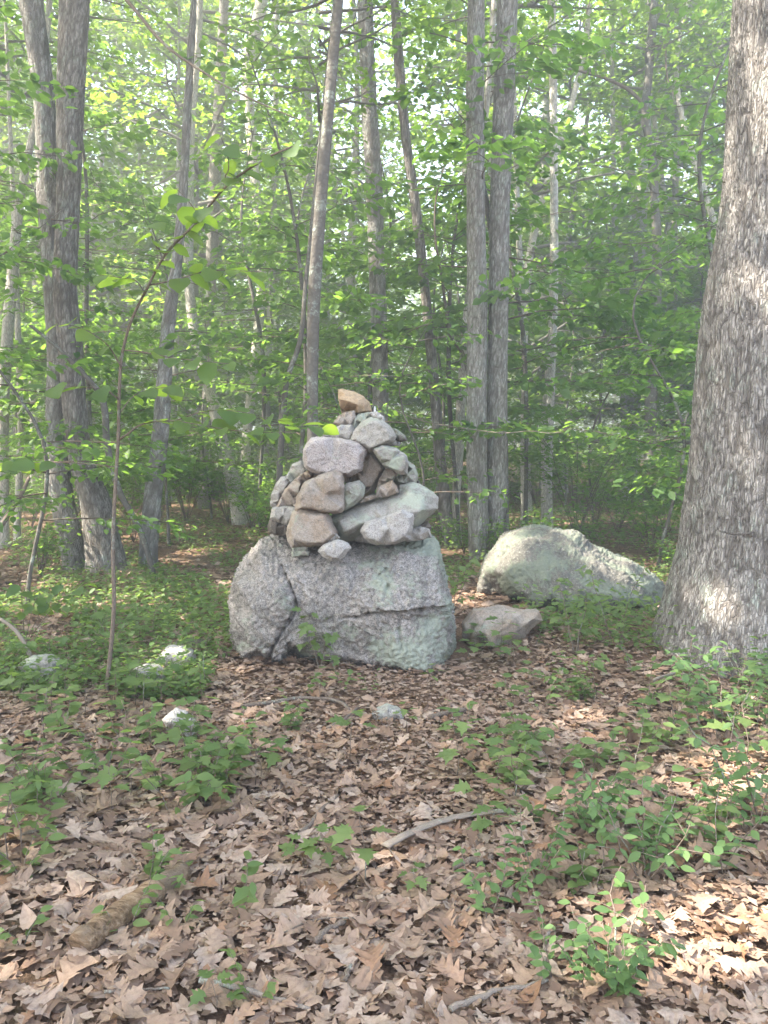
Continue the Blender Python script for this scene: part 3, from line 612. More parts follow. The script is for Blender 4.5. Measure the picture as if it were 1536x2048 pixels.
tA, CA, RA = tree('left stem of the leaning twin trees, smoother grey bark, rising from the dark cleft', [(153, 1150, 50), (138, 1060, 50), (125, 1000, 48), (118, 928, 44), (116, 820, 46), (120, 700, 48), (114, 600, 48), (98, 400, 42), (88, 200, 40), (62, 0, 46)], 9.45, M['bark_grey'], 16, 0, 56, (.035, 7.6), (.045, .18, .005), .35, 1)
tB, CB, RB = tree('right stem of the leaning twin trees, dark furrowed bark, sweeping out at its sunlit foot', [(214, 1150, 80), (204, 1080, 70), (190, 1001, 62), (165, 928, 50), (150, 819, 48), (142, 700, 48), (132, 600, 46), (136, 400, 44), (142, 200, 50), (148, 0, 56)], 9.3, M['bark_dark'], 17, 0, 64, (.035, 7.6), FURA, .30, 2)
branch(tB, px_curve([(150, -150), (200, -60), (262, 10), (330, 90), (400, 140), (470, 182), (540, 215), (600, 240)], 9.2, 8.0, 24), .028, .006)
tree('straight dark slim tree left of the sunlit leaning trunk, between it and the twin stems', [(296, 1135, 36), (305, 1000, 36), (318, 900, 34), (338, 640, 28), (356, 500, 22), (368, 350, 18), (376, 200, 16), (386, 30, 13)], None, M['bark_grey'], 15, 0, 26, .06, (.04, .2, .006), .3, 3)
tree('sunlit pale tree leaning left, with bright patches down its trunk, left of the cairn', [(482, 1048, 36), (475, 1000, 33), (462, 950, 30), (437, 855, 24), (415, 760, 22), (396, 700, 21), (382, 610, 20), (378, 400, 18), (382, 250, 16), (395, 100, 14)], None, M['bark_pale'], 16, 0, 22, .08, None, .15, 5)
tree('slim smooth grey sapling rising directly behind the left of the cairn', [(625, 865, 22), (625, 760, 23), (628, 600, 25), (640, 420, 23), (655, 250, 21), (668, 100, 20), (678, 0, 17)], 8.2, M['bark_smooth'], 11, 0, 18, .08, None, .2, 6)
t8, C8, _ = tree('dark straight tree right behind the cairn top', [(761, 830, 32), (758, 650, 32), (752, 480, 32), (748, 380, 34), (738, 200, 32), (730, 0, 30)], 11.2, M['bark_grey'], 17, 0, 30, (.05, 8), (.05, .2, .008), .3, 7)
branch(t8, px_curve([(748, 795), (800, 825), (850, 843), (905, 853), (960, 861), (1010, 866), (1060, 862), (1110, 866), (1150, 846)], 11.0, 6.9, 30), .009, .0025, 'twig_pale', 'dead_branch', 4)
tree('crooked brown tree with a kink low on its trunk, right of the cairn', [(900, 1095, 28), (890, 1020, 27), (886, 975, 26), (878, 900, 23), (872, 820, 22), (862, 700, 22), (852, 600, 20), (832, 420, 20), (812, 280, 18), (800, 150, 20), (790, 0, 18)], None, M['bark_dark'], 15, 0, 22, .06, (.04, .2, .005), .3, 8)
t10, C10, _ = tree('thin pale sunlit trunk tight against the left of the straight pair', [(916, 1090, 15), (912, 1000, 16), (915, 952, 18), (924, 776, 18), (932, 644, 15), (941, 560, 14), (958, 380, 12), (985, 60, 11)], None, M['bark_pale'], 13, 0, 14, .1, None, .3, 9)
branch(t10, px_curve([(936, 745), (922, 700), (905, 680), (893, 625), (884, 555), (870, 470), (875, 380), (890, 330)], C10[1][1]-.2, C10[1][1]-.6, 20), .03, .008)
FURB = (.026, .15, .006)
tree('left trunk of the tall straight pair right of centre, grey flaky bark', [(958, 1125, 42), (955, 1000, 41), (953, 776, 40), (954, 600, 40), (952, 400, 37), (950, 200, 35), (952, 0, 32)], 10.0, M['bark_grey'], 18, 0, 56, (.035, 7.6), FURB, .2, 10)
tree('right trunk of the tall straight pair right of centre, grey flaky bark', [(990, 1110, 44), (992, 1000, 42), (995, 776, 40), (997, 600, 40), (1000, 400, 40), (1008, 200, 40), (1015, 0, 38)], 10.15, M['bark_grey'], 18, 0, 56, (.035, 7.6), FURB, .2, 11)
tree('very slender pale trunk standing between the straight pair and the dappled white trunk', [(1049, 1058, 15), (1048, 900, 14), (1048, 750, 12), (1045, 600, 12), (1036, 450, 11), (1030, 250, 9)], None, M['bark_pale'], 11, 0, 14, .1, None, .3, 12)
tree('white dappled trunk with leaf shadows banding it, above the whaleback boulder', [(1094, 1060, 24), (1093, 952, 23), (1096, 820, 24), (1100, 754, 20), (1104, 688, 17), (1107, 600, 17), (1108, 400, 16), (1107, 200, 15), (1103, 30, 15)], None, M['bark_pale'], 16, 0, 20, .08, None, .35, 13)
t16, C16, _ = tree('sinuous dark slim trunk with a side limb arching left, before the big oak', [(1298, 1015, 24), (1300, 900, 23), (1302, 800, 23), (1310, 640, 22), (1314, 500, 18), (1308, 375, 17), (1303, 300, 17), (1290, 225, 15), (1295, 175, 14), (1303, 75, 16), (1309, 0, 14)], None, M['bark_smooth'], 15, 0, 18, .08, None, .3, 14)
y16 = C16[1][1]
branch(t16, px_curve([(1287, 210), (1270, 190), (1230, 165), (1190, 150), (1150, 140), (1115, 130), (1080, 118), (1040, 100)], y16, y16-1.0, 20), .04, .012, 'twig', 'limb')
branch(t16, px_curve([(1122, 132), (1130, 100), (1155, 70), (1172, 30), (1185, -20)], y16-.7, y16-.9, 14), .022, .01)
branch(t16, px_curve([(1302, 95), (1325, 92), (1332, 130), (1336, 160), (1345, 180), (1348, 215)], y16-.1, y16-.5, 14), .03, .008)
branch(t16, px_curve([(1300, 350), (1270, 350), (1220, 335), (1170, 330), (1120, 335)], y16, y16-.8, 14), .02, .006)
tree('stout grey trunk of a distant forked pair seen left of the sinuous trunk', [(1262, 900, 28), (1268, 780, 27), (1272, 680, 27), (1276, 560, 24), (1290, 300, 20)], 21, M['bark_grey'], 18, 0, 16, .15, None, .3, 15)
tree('thin left fork of the distant pair seen left of the sinuous trunk', [(1250, 880, 15), (1243, 720, 15), (1236, 620, 13), (1228, 400, 11)], 20.5, M['bark_grey'], 16, 0, 12, .15, None, .3, 16)
tree('small distant dark trunk right of the sinuous trunk, beside the oak', [(1340, 880, 16), (1343, 720, 14), (1346, 640, 13), (1350, 400, 12)], 22, M['bark_dark'], 16, 0, 12, .15, None, .3, 17)
tree('pale lit slim tree curving right at the left edge of the woods', [(6, 960, 22), (8, 800, 21), (13, 700, 22), (25, 550, 20), (37, 420, 17), (56, 310, 15), (72, 240, 13), (90, 100, 12)], 11.5, M['bark_pale'], 14, 0, 16, .08, None, .3, 18)
tree('thin sunlit sapling trunk standing just left of the twin stems', [(35, 1085, 14), (39, 950, 14), (42, 800, 13), (38, 720, 12), (30, 500, 10)], None, M['bark_pale'], 10, 0, 12, .1, None, .3, 19)
tree('grey distant trunk partly behind the left twin stem', [(70, 1005, 17), (68, 860, 16), (66, 700, 15), (75, 500, 13)], None, M['bark_grey'], 15, 0, 12, .12, None, .3, 20)
tree('low slanting sapling leaning far left across the twin stems', [(305, 1145, 12), (275, 1050, 13), (240, 985, 13), (216, 900, 13), (198, 785, 13), (165, 745, 12), (120, 700, 11), (60, 650, 9)], 8.9, M['bark_smooth'], None, 0, 12, .06, None, .3, 21, crown=False)
tree('short grey far trunk seen right of the straight dark slim tree', [(346, 1000, 14), (345, 900, 13), (350, 760, 12), (356, 500, 10)], None, M['bark_grey'], 14, 0, 12, .12, None, .3, 22)
tree('slim dark sapling with a forked side stem close left of the cairn', [(558, 965, 13), (566, 840, 12), (574, 760, 11), (598, 690, 10), (612, 560, 8)], 9.3, M['bark_smooth'], 8, 0, 12, .06, None, .2, 23)
tree('crooked far trunk leaning right, high at the top left of the smooth sapling', [(492, 900, 20), (505, 760, 19), (513, 690, 19), (524, 560, 18), (505, 300, 20), (497, 130, 22), (520, 20, 24)], 17.5, M['bark_pale'], 18, 0, 14, .12, None, .3, 24)
tree('far trunk showing between the sunlit leaning tree and the slim dark sapling', [(530, 930, 15), (538, 700, 14), (548, 420, 12)], 20, M['bark_grey'], 17, 0, 12, .15, None, .3, 25)
tree('far slim trunk right of the crooked brown tree, behind the thin pale one', [(985, 900, 14), (983, 300, 12), (985, 100, 12)], 19, M['bark_grey'], 17, 0, 12, .15, None, .3, 26)
# ================================================================== GAPS IN THE CANOPY (crown leaves cut along sun rays to place sun patches)
sv = np.array(SUNV)
GAPS = []
def gap(px, py, Y, r): GAPS.append((np.array(at(px, py, Y)) if Y else np.array(gnd(px, py)), r))
gap(1180, 1120, 7.1, .16); gap(1230, 1150, 7.1, .2); gap(1270, 1165, 7, .14); gap(1270, 1195, 6.9, .1); gap(1100, 820, 14, .3); gap(1098, 960, 14, .25); gap(1048, 800, 14, .3); gap(396, 700, 14, .35); gap(430, 840, 14, .3); gap(928, 720, 11.3, .25); gap(980, 940, 9.8, .1)
gap(1520, 1330, 5.0, .16); gap(1500, 120, 5.1, .22); gap(1470, 330, 5.05, .10); gap(1500, 560, 5.05, .14); gap(1475, 900, 5.05, .10); gap(1480, 1150, 5.05, .12)
gap(1365, 1120, 5.2, .10); gap(1350, 1180, 5.2, .10)
gap(1500, 1520, None, .32); gap(1420, 1960, None, .28); gap(1510, 1880, None, .2); gap(1330, 1900, None, .15)
for _ in range(130):
    yy = rnd.uniform(7, 19); GAPS.append((np.array([rnd.uniform(-.5, .5)*yy, yy, rnd.choice([0, 0, .8, 1.6, 2.5, 3.5])]), rnd.uniform(.15, .42)))  # extra random gaps added to scatter sun flecks through the wood
gap(420, 400, 4.3, .13)
gap(352, 1315, 5.15, .2); gap(1450, 1320, 4.3, .22); gap(1490, 1400, 4.2, .2); gap(1400, 1380, 4.3, .12); gap(1480, 1600, 3.4, .2); gap(385, 1240, None, .1); gap(360, 1435, 4.3, .06); gap(55, 1440, None, .12); gap(120, 1400, None, .1); gap(30, 1300, None, .15)
gap(190, 1080, 9.1, .22); gap(175, 1140, 9.1, .12); gap(350, 365, 4.3, .09); gap(425, 420, 4.35, .09)
gap(1170, 1430, None, .12); gap(820, 1400, None, .08); gap(600, 1390, None, .10); gap(80, 1990, None, .14); gap(980, 1190, None, .2)
def keep(P):
    k = np.ones(len(P), bool)
    for q, r in GAPS:
        d = P-q; t = d@sv; d2 = (d*d).sum(1)-t*t
        k &= ~((d2 < r*r) & (t > .8))
    return k
# unseen tall trees added left of the frame so their crowns shade the clearing
g = np.random.default_rng(77)
OFF = [(-5.6, 1.0, 15, 3.6), (-8.0, -2.4, 16, 3.8), (-10.0, 2.2, 17, 4.2), (-4.6, -3.6, 15, 3.6), (-6.9, 4.6, 15, 3.6), (-9.5, 7.0, 17, 4.0), (-13.5, 5.0, 17, 4.2), (-13.0, -1.0, 17, 4.0), (-9.8, 11.5, 17, 3.8), (-14, 10, 18, 4.2)]
for i, (x, y, top, rad) in enumerate(OFF):
    z = float(terrain(x, y)); e = tag(empty('tree', (x, y, z)), 'tall unseen tree added left of the view to shade the clearing', 'tree', 'shade trees beside the clearing')
    C = np.array([[x, y, z-.1], [x, y, z], [x+.1, y, z+4], [x+.1, y+.1, z+9], [x, y, z+top]])
    obj('trunk', trunk_mesh('trunk', C, np.array([.24, .22, .17, .13, .03]), M['bark_grey'], 16, .2, None, .3, 5, i, base=(x, y, z)), e)
    w = Bag(); b = crown_mesh('crown', g, 6.5+g.random()*1.5, top, rad, 40, 62, .20, M['canopy'], keep, (x, y, z), w, 1.4)
    cr = obj('crown', b.mesh('crown', M['canopy']), e, (-x, -y, -z)); cr['kind'] = 'stuff'
    obj('limbs', w.mesh('limbs', M['bark_grey'], 'furrow'), e, (-x, -y, -z))
# ================================================================== UNDERSTORY AND BACKGROUND TREES
def understory(seed, hgt, nsp, size, per, Lm):
    g = np.random.default_rng(seed); e = empty('understory_tree', (0, 0, 0)); b, w = Bag(), Bag()
    C = np.array([[0, 0, -.1], [0, 0, 0], [g.normal(0, .12), g.normal(0, .12), hgt*.4], [g.normal(0, .2), g.normal(0, .2), hgt*.75], [g.normal(0, .3), g.normal(0, .3), hgt]])
    obj('trunk', trunk_mesh('trunk', C, np.array([.032, .03, .024, .015, .005])*hgt/5, M['bark_smooth'], 8, .25, None, .2, 5, seed), e)
    hs = np.sort(.22*hgt+.78*hgt*g.random(nsp)); az = np.arange(nsp)*2.4+g.normal(0, .5, nsp)
    D = smooth_path(C[1:], 40); st = np.stack([np.interp(hs, D[:, 2], D[:, 0]), np.interp(hs, D[:, 2], D[:, 1]), hs], 1)
    L = Lm*(1.15-.65*hs/hgt)*g.uniform(.6, 1.15, nsp)
    sprays(g, st, az, L, g.uniform(-.05, .30, nsp), per, size, b, w, t_mid(), .36, .011)
    c = obj('crown', b.mesh('crown', M['mid']), e); c['kind'] = 'stuff'
    obj('branches', w.mesh('branches', M['twig'], 'furrow'), e)
    return e
U = [understory(200+k, h, n, s, 190, l) for k, (h, n, s, l) in enumerate([(5.5, 22, .115, 1.9), (4.2, 17, .105, 1.7), (6.8, 26, .125, 2.1), (3.2, 14, .10, 1.4), (7.5, 30, .125, 2.2)])]
g = np.random.default_rng(31)
spots = []
def far_enough(x, y, lst, d): return all((x-a)**2+(y-b)**2 > d*d for a, b, *_ in lst)
hand = [(-3.4, 7.4, 1, .9), (-4.6, 8.4, 2, 1.), (-4.1, 10.0, 0, .9), (-1.2, 10.4, 2, .95), (1.1, 11.6, 2, 1.), (3.3, 9.4, 1, 1.0), (4.6, 10.6, 4, 1.), (2.2, 12.2, 4, 1.), (-.3, 12.8, 4, .9), (5.6, 8.4, 0, 1), (-6, 11, 4, 1), (-4.5, 12.2, 4, 1.), (3.6, 13.5, 3, 1.2), (.4, 9.3, 3, .9), (-.7, 8.4, 3, .75)]
spots += hand
tries = 0
while len(spots) < 74 and tries < 4000:
    tries += 1; y = 10+16*g.random()**.9; x = g.uniform(-.58, .58)*y
    if y < 15 and (abs(x/y+.215) < .04 or abs(x/y-.21) < .028 or abs(x/y-.34) < .022): continue      # open lines between stems
    if far_enough(x, y, spots, 1.3): spots.append((x, y, int(g.integers(0, 5)), g.uniform(.8, 1.25)))
def place(proto_list, used, i, x, y, s, rz, label, cat, group):
    p = proto_list[i]; o = p if not used[i] else copy_tree(p); used[i] = True
    o.location = (x, y, float(terrain(x, y))); o.rotation_euler.z = rz; o.scale = (s, s, s)
    tag(o, label, cat, group); return o
used = [False]*5
for x, y, i, s in spots:
    if y < 13:
        qx = proj(Vector((x, y, 2.5)))[0]
        nb = min([(60, 'the leaning twin stems'), (310, 'the straight dark slim tree'), (450, 'the sunlit leaning trunk'), (565, 'the forked slim sapling'), (640, 'the smooth grey sapling'), (760, 'the tree behind the cairn'), (880, 'the crooked brown tree'), (980, 'the tall straight pair'), (1095, 'the white dappled trunk'), (1300, 'the sinuous trunk'), (1480, 'the big oak')], key=lambda m: abs(m[0]-qx))
        lb = ('tall ' if (i in (0, 2, 4)) else 'short ')+'young tree with flat leafy layers, '+('in front of ' if y < 9.5 else 'behind ' if y > 11.5 else 'beside ')+nb[1]
        place(U, used, i, x, y, s, g.random()*6.3, lb, 'young tree', 'young trees between the nearer trunks')
    else: place(U, used, i, x, y, s, g.random()*6.3, 'young understory tree with thin stem and layered green leaves in the middle distance', 'young tree', 'young trees deeper in the wood')
def forest_tree(seed, hgt, r0, z0, nb, rad, per, size):
    g = np.random.default_rng(seed); e = empty('forest_tree', (0, 0, 0)); w = Bag()
    C = np.array([[0, 0, -.2], [0, 0, 0], [g.normal(0, .25), g.normal(0, .25), hgt*.35], [g.normal(0, .5), g.normal(0, .5), hgt*.7], [g.normal(0, .6), g.normal(0, .6), hgt]])
    obj('trunk', trunk_mesh('trunk', C, np.array([1.1, 1, .8, .5, .1])*r0, [M['bark_grey'], M['bark_dark'], M['bark_pale'], M['bark_grey']][seed % 4], 12, .35, None, .3, 5, seed), e)
    b = crown_mesh('crown', g, z0, hgt, rad, nb, per, size, M['canopy'], wood=w)
    c = obj('crown', b.mesh('crown', M['canopy']), e); c['kind'] = 'stuff'
    obj('limbs', w.mesh('limbs', M['bark_grey'], 'furrow'), e)
    return e
FT = [forest_tree(300+k, h, r, z0, nb, rd, per, sz) for k, (h, r, z0, nb, rd, per, sz) in enumerate([(17, .15, 2.0, 60, 3.4, 46, .20), (20, .19, 3.5, 58, 4.0, 40, .22), (14, .10, 1.2, 55, 3.0, 52, .19), (22, .22, 5, 58, 4.2, 40, .23)])]
used = [False]*4; fs = []; tries = 0
while len(fs) < 112 and tries < 6000:
    tries += 1; y = 17+45*g.random()**.85; x = g.uniform(-.74, .74)*y
    if abs(x/y-.045) < .075 and 19 < y < 60: continue        # a clearing under open sky beyond the cairn
    if far_enough(x, y, fs, 2.0+y*.02): fs.append((x, y))
for k, (x, y) in enumerate(fs):
    i = int(g.integers(0, 4)) if k > 3 else k
    place(FT, used, i, x, y, g.uniform(.8, 1.15), g.random()*6.3, 'distant forest tree with slim trunk and pale green crown deep in the woods', 'tree', 'distant trees deep in the wood')
# far wood as one mass
b = Bag(); n = 130000
a_ = g.uniform(-.95, .95, n); d_ = 62+34*g.random(n)
cl = np.floor(a_*60)*.37+np.floor(d_/4)*.61
P = np.stack([np.sin(a_)*d_, np.cos(a_)*d_, 0*a_], 1)
hmax = 13+9*np.modf(np.abs(np.sin(cl*12.9898)*43758.5))[0]
P[:, 2] = terrain(P[:, 0], P[:, 1])+hmax*g.random(n)**.9
ax, nn = flat_axes(n, g.random(n)*6.28, g, .5, -.2)
scatter(t_far(), P, ax, nn, g.uniform(.34, .7, n), g.random(n), b)
tag(obj('distant_woods', b.mesh('distant_woods', M['canopy'])), 'mass of far green woodland closing the view behind the trees', None, None, 'stuff')
# ================================================================== SHRUBS AND GROUND COVER
def shrub(seed, hgt, n, size):
    g = np.random.default_rng(seed); e = empty('shrub', (0, 0, 0)); b, w = Bag(), Bag()
    for k in range(7):
        az = g.random()*6.28; ln = hgt*g.uniform(.6, 1.1); t = np.linspace(0, 1, 6)[:, None]
        tip = np.array([math.cos(az)*ln*.55, math.sin(az)*ln*.55, ln])
        path = t*tip+np.array([0, 0, .15*ln])*np.sin(t*3.1)+g.normal(0, .02, (6, 3))*t
        w.tube(path, np.linspace(.008, .002, 6), 4)
        m = n//7; u = g.uniform(.35, 1.05, m)
        P = u[:, None]*tip+np.array([[0, 0, .15*ln]])*np.sin(u*3.1)[:, None]+g.normal(0, .11*hgt**.5, (m, 3))*np.array([1.2, 1.2, .6])
        P[:, 2] = np.abs(P[:, 2]); ax, nn = flat_axes(m, g.random(m)*6.28, g, .35, 0)
        scatter(t_mid(), P, ax, nn, size*g.uniform(.6, 1.3, m), g.random(m), b)
    c = obj('foliage', b.mesh('foliage', M['mid']), e); c['kind'] = 'stuff'
    obj('stems', w.mesh('stems', M['twig'], 'furrow'), e)
    return e
SH = [shrub(400+k, h, n, s) for k, (h, n, s) in enumerate([(.8, 420, .075), (1.3, 620, .085), (.55, 300, .06), (1.7, 800, .09)])]
used = [False]*4; sp = []; tries = 0
while len(sp) < 150 and tries < 8000:
    tries += 1; y = 8.2+20*g.random()**1.3; x = g.uniform(-.56, .56)*y
    if x < -.8 and y < 13 and g.random() < .75: continue          # the open floor on the left
    if abs(x) < 1.1 and y < 8.6: continue
    if .9 < x < 3.4 and y < 9: continue
    if far_enough(x, y, sp, .55): sp.append((x, y))
for k, (x, y) in enumerate(sp):
    i = int(g.integers(0, 4)) if k > 3 else k
    if y < 11 and i in (1, 3) and k > 3: i = 2
    place(SH, used, i, x, y, g.uniform(.7, 1.15), g.random()*6.3, 'bushy green undergrowth shrub growing on the forest floor behind the boulders', 'shrub', 'undergrowth shrubs behind the boulders')
def cover_points(n):
    y = 4.6+24*g.random(n)**1.6; x = g.uniform(-.72, .72, n)*y
    den = .5+.5*np.sin(x*2.1+1.)*np.sin(y*1.7)+.35*np.sin(x*5.3+y*3.1)
    left = (x < -.95) & (y > 4.6); right = (x > 1.1)
    thr = np.where(left, .02, np.where(right, .55, 1.15)); thr = np.where(y > 8, .35, thr); thr = np.where((np.abs(x) < 1.1) & (y < 7), 9, thr)
    k = den > thr
    k &= ~((np.abs(x) < .95) & (y > 5.2) & (y < 6.9)); k &= ~((x > .8) & (x < 2.9) & (y > 6.7) & (y < 8.6))
    return x[k], y[k]
x, y = cover_points(130000); n = len(x)
zt = terrain(x, y)+.02+np.abs(g.normal(0, .075, n))*np.where(x > 1, 1.3, 1)
ax, nn = flat_axes(n, g.random(n)*6.28, g, .3, 0)
b = Bag(); sz = np.where(y < 6, .75, 1)*g.uniform(.03, .075, n); rv = g.random(n)
for q, T in ((y < 8.5, t_mid()), (y >= 8.5, t_far())): scatter(T, np.stack([x, y, zt], 1)[q], ax[q], nn[q], sz[q], rv[q], b)
tag(obj('ground_cover', b.mesh('ground_cover', M['low'])), 'low leafy ground cover carpeting the forest floor between the trees', None, None, 'stuff')
# ================================================================== LEAF LITTER
def litter(n, ymin, ymax, pw):
    y = ymin+(ymax-ymin)*g.random(n)**pw; x = g.uniform(-1, 1, n)*(.5*y+1.2)
    k = ~((np.abs(x) < .72) & (y > 5.5) & (y < 6.4))
    return x[k], y[k]
def litter_axes(n):
    az = g.random(n)*6.28; ax = np.stack([np.cos(az), np.sin(az), g.normal(0, .12, n)], 1)
    nn = np.stack([g.normal(0, .20, n), g.normal(0, .20, n), np.ones(n)], 1)
    up = g.random(n) < .06; nn[up] += g.normal(0, .9, (up.sum(), 3)); return ax, nn
b = Bag()
HI = [oak_leaf(500+k, OAKR, .75+.09*k, bd, cu, ro) for k, (bd, cu, ro) in enumerate([(.5, .3, .2), (-.8, -.5, -.4), (1.2, .6, .5), (.3, -.6, .1), (-.6, 1.0, -.2), (.9, -.9, .6)])]+[oak_leaf(540, OAKR[4:], .8, .6, .5, .5), oak_leaf(541, OAKR[:11], 1., -.9, .3, -.5), leaf_strip([(t, w*.7) for t, w in OVATE], .1, .4, .04, 545), leaf_strip([(.28, .09), (.34, .2), (.42, .27), (.47, .15), (.55, .29), (.63, .2)], .05, .3, .05, 542, -.2)]
LO = [oak_leaf(520+k, OAKRL, .9, bd, cu, ro) for k, (bd, cu, ro) in enumerate([(.5, .3, .2), (-.8, -.5, -.4), (1.2, .8, .5), (.3, -.6, .1)])]+[oak_leaf(543, OAKRL[3:], .9, .8, .5, .5), oak_leaf(544, OAKRL[:7], 1, -.8, -.4, -.5)]
for lst, n, y0, y1, pw, s0, s1 in ((HI, 9800, 1.7, 4.4, .75, .05, .15), (LO, 17000, 4.1, 9.5, .9, .06, .13), (LO[4:], 7000, 9, 17, 1, .09, .16)):
    x, y = litter(n, y0, y1, pw); m = len(x); kind = g.integers(0, len(lst), m)
    ax, nn = litter_axes(m); sz = g.uniform(s0, s1, m); rv = g.random(m)
    bare = np.exp(-((x-.02*y)/.55)**2)*np.clip((y-2.6)/2, 0, .75); kp = g.random(m) > bare; x, y, kind, ax, nn, sz, rv = x[kp], y[kp], kind[kp], ax[kp], nn[kp], sz[kp], rv[kp]; m = len(x)
    P = np.stack([x, y, terrain(x, y)+.004+.032*g.random(m)], 1)
    for k in range(len(lst)):
        q = kind == k; scatter(lst[k], P[q], ax[q], nn[q], sz[q], rv[q], b)
# crumbled fragments
x, y = litter(50000, 1.7, 6.5, .8); m = len(x); ax, nn = litter_axes(m)
scatter(t_far(), np.stack([x, y, terrain(x, y)+.006+.036*g.random(m)], 1), ax, nn, g.uniform(.008, .05, m), g.random(m), b)
tag(obj('leaf_litter', b.mesh('leaf_litter', M['dead'])), 'brown and tan fallen oak leaves carpeting the ground', None, None, 'stuff')
FL = [mesh_np('fallen_leaf', T[0], T[1], M['dead'], {'rnd': np.full(len(T[0]), .17*k)}) for k, T in enumerate(HI[:6])]
x, y = litter(300, 1.85, 3.5, .8); x = np.clip(x, -.47*y, .47*y)*g.uniform(.6, 1, len(x))
for k in range(len(x)):
    o = obj('fallen_leaf', FL[k % 6], ground, (x[k], y[k], float(terrain(x[k], y[k]))+.028+.02*rnd.random()))
    o.rotation_euler = (rnd.gauss(0, .2), rnd.gauss(0, .2), rnd.random()*6.3); s = rnd.uniform(.09, .16); o.scale = (s, s, s)
# ================================================================== SEEDLINGS
def leaf_matrix(p, axv, nv, s):
    a = Vector(axv).normalized(); sd = a.cross(Vector(nv)).normalized(); n_ = sd.cross(a)
    m = Matrix((( sd.x, a.x, n_.x, p[0]), (sd.y, a.y, n_.y, p[1]), (sd.z, a.z, n_.z, p[2]), (0, 0, 0, 1)))
    return m @ Matrix.Scale(s, 4)
def lmesh(name, prof, mat, seed, **k):
    T = leaf_strip(prof, seed=seed, **k); return mesh_np(name, T[0], T[1], mat, {'rnd': np.full(len(T[0]), random.Random(seed).random())})
LM = {'ovate': [lmesh('leaf', OVATE, M['low'], 600+k, wave=.01, droop=.15) for k in range(3)],
      'maple': [lmesh('leaf', MAPLE, M['low'], 610+k, wave=.015, droop=.15) for k in range(3)],
      'blue': [lmesh('leaf', OVATE, M['blue'], 620+k, wave=.01, droop=.1) for k in range(3)],
      'hazel': [lmesh('leaf', BROAD, M['hazel'], 630+k, wave=.012, droop=.18, fold=.16) for k in range(4)]}
def seedling_plan(kind, g):
    """stems: list of paths; leaves: list of (p, axis, normal, size)"""
    stems, lv = [], []
    if kind == 'maple':
        h = g.uniform(.12, .24); stems.append((np.array([[0, 0, -.02], [.01, 0, h*.5], [g.normal(0, .02), g.normal(0, .02), h]]), .0022))
        top = stems[0][0][-1]
        for k in range(int(g.integers(5, 9))):
            a = k*2.4+g.normal(0, .3); l = g.uniform(.02, .055); z = h*(1-.09*k)
            p = np.array([top[0]*z/h+math.cos(a)*l, top[1]*z/h+math.sin(a)*l, z+.01])
            stems.append((np.array([[top[0]*z/h, top[1]*z/h, z], p]), .001))
            lv.append((p, (math.cos(a), math.sin(a), g.normal(-.05, .2)), (g.normal(0, .2), g.normal(0, .2), 1), g.uniform(.055, .095)))
    else:
        nst = 3 if kind == 'blue' else 2; hh = g.uniform(.2, .34) if kind == 'blue' else g.uniform(.14, .28)
        for s in range(nst):
            a = g.random()*6.28; h = hh*g.uniform(.7, 1.1); t = np.linspace(0, 1, 5)
            path = np.stack([math.cos(a)*.45*h*t**1.3, math.sin(a)*.45*h*t**1.3, h*t-.02], 1)+g.normal(0, .008, (5, 3))*t[:, None]
            stems.append((path, .0022))
            m = int(g.integers(7, 11)) if kind == 'blue' else int(g.integers(6, 9))
            for k in range(m):
                u = .35+.65*k/(m-1); q = np.array([np.interp(u, t, path[:, c]) for c in range(3)])
                az = a+(1 if k % 2 else -1)*g.uniform(.5, 1.5); 
                if k == m-1: az = a
                lv.append((q, (math.cos(az), math.sin(az), g.normal(.12, .25)), (g.normal(0, .3), g.normal(0, .3), 1), g.uniform(.04, .075) if kind != 'blue' else g.uniform(.032, .055)))
    return stems, lv
def seedling_proto(kind, seed, split):
    g = np.random.default_rng(seed); stems, lv = seedling_plan(kind, g); e = empty('seedling', (0, 0, 0)); w = Bag()
    for P, r in stems: w.tube(P, np.linspace(r, r*.5, len(P)), 4, 1.0)
    obj('stem', w.mesh('stem', M['twig'], 'furrow'), e)
    ms = LM[kind]
    if split:
        for k, (p, a, n_, s) in enumerate(lv):
            o = obj('leaf', ms[k % 3], e); o.matrix_local = leaf_matrix(p, a, n_, s)
    else:
        b = Bag(); T = leaf_strip(MAPLE if kind == 'maple' else OVATE, seed=seed, wave=.01)
        A = lambda i: np.array([l[i] for l in lv], float)
        scatter(T, A(0), A(1), A(2), np.array([l[3] for l in lv]), g.random(len(lv)), b)
        c = obj('foliage', b.mesh('foliage', M['blue'] if kind == 'blue' else M['low']), e); c['kind'] = 'stuff'
    return e
KINDS = ['maple', 'ovate', 'blue']
NEAR = {k: [seedling_proto(k, 700+10*j+q, True) for q in range(3)] for j, k in enumerate(KINDS)}
FARP = {k: [seedling_proto(k, 800+10*j+q, False) for q in range(3)] for j, k in enumerate(KINDS)}
used_s = set()
LAB = {'maple': 'seedling with whorled toothed green leaves', 'ovate': 'small seedling with oval green leaves', 'blue': 'blueberry sprig with pale oval leaves'}
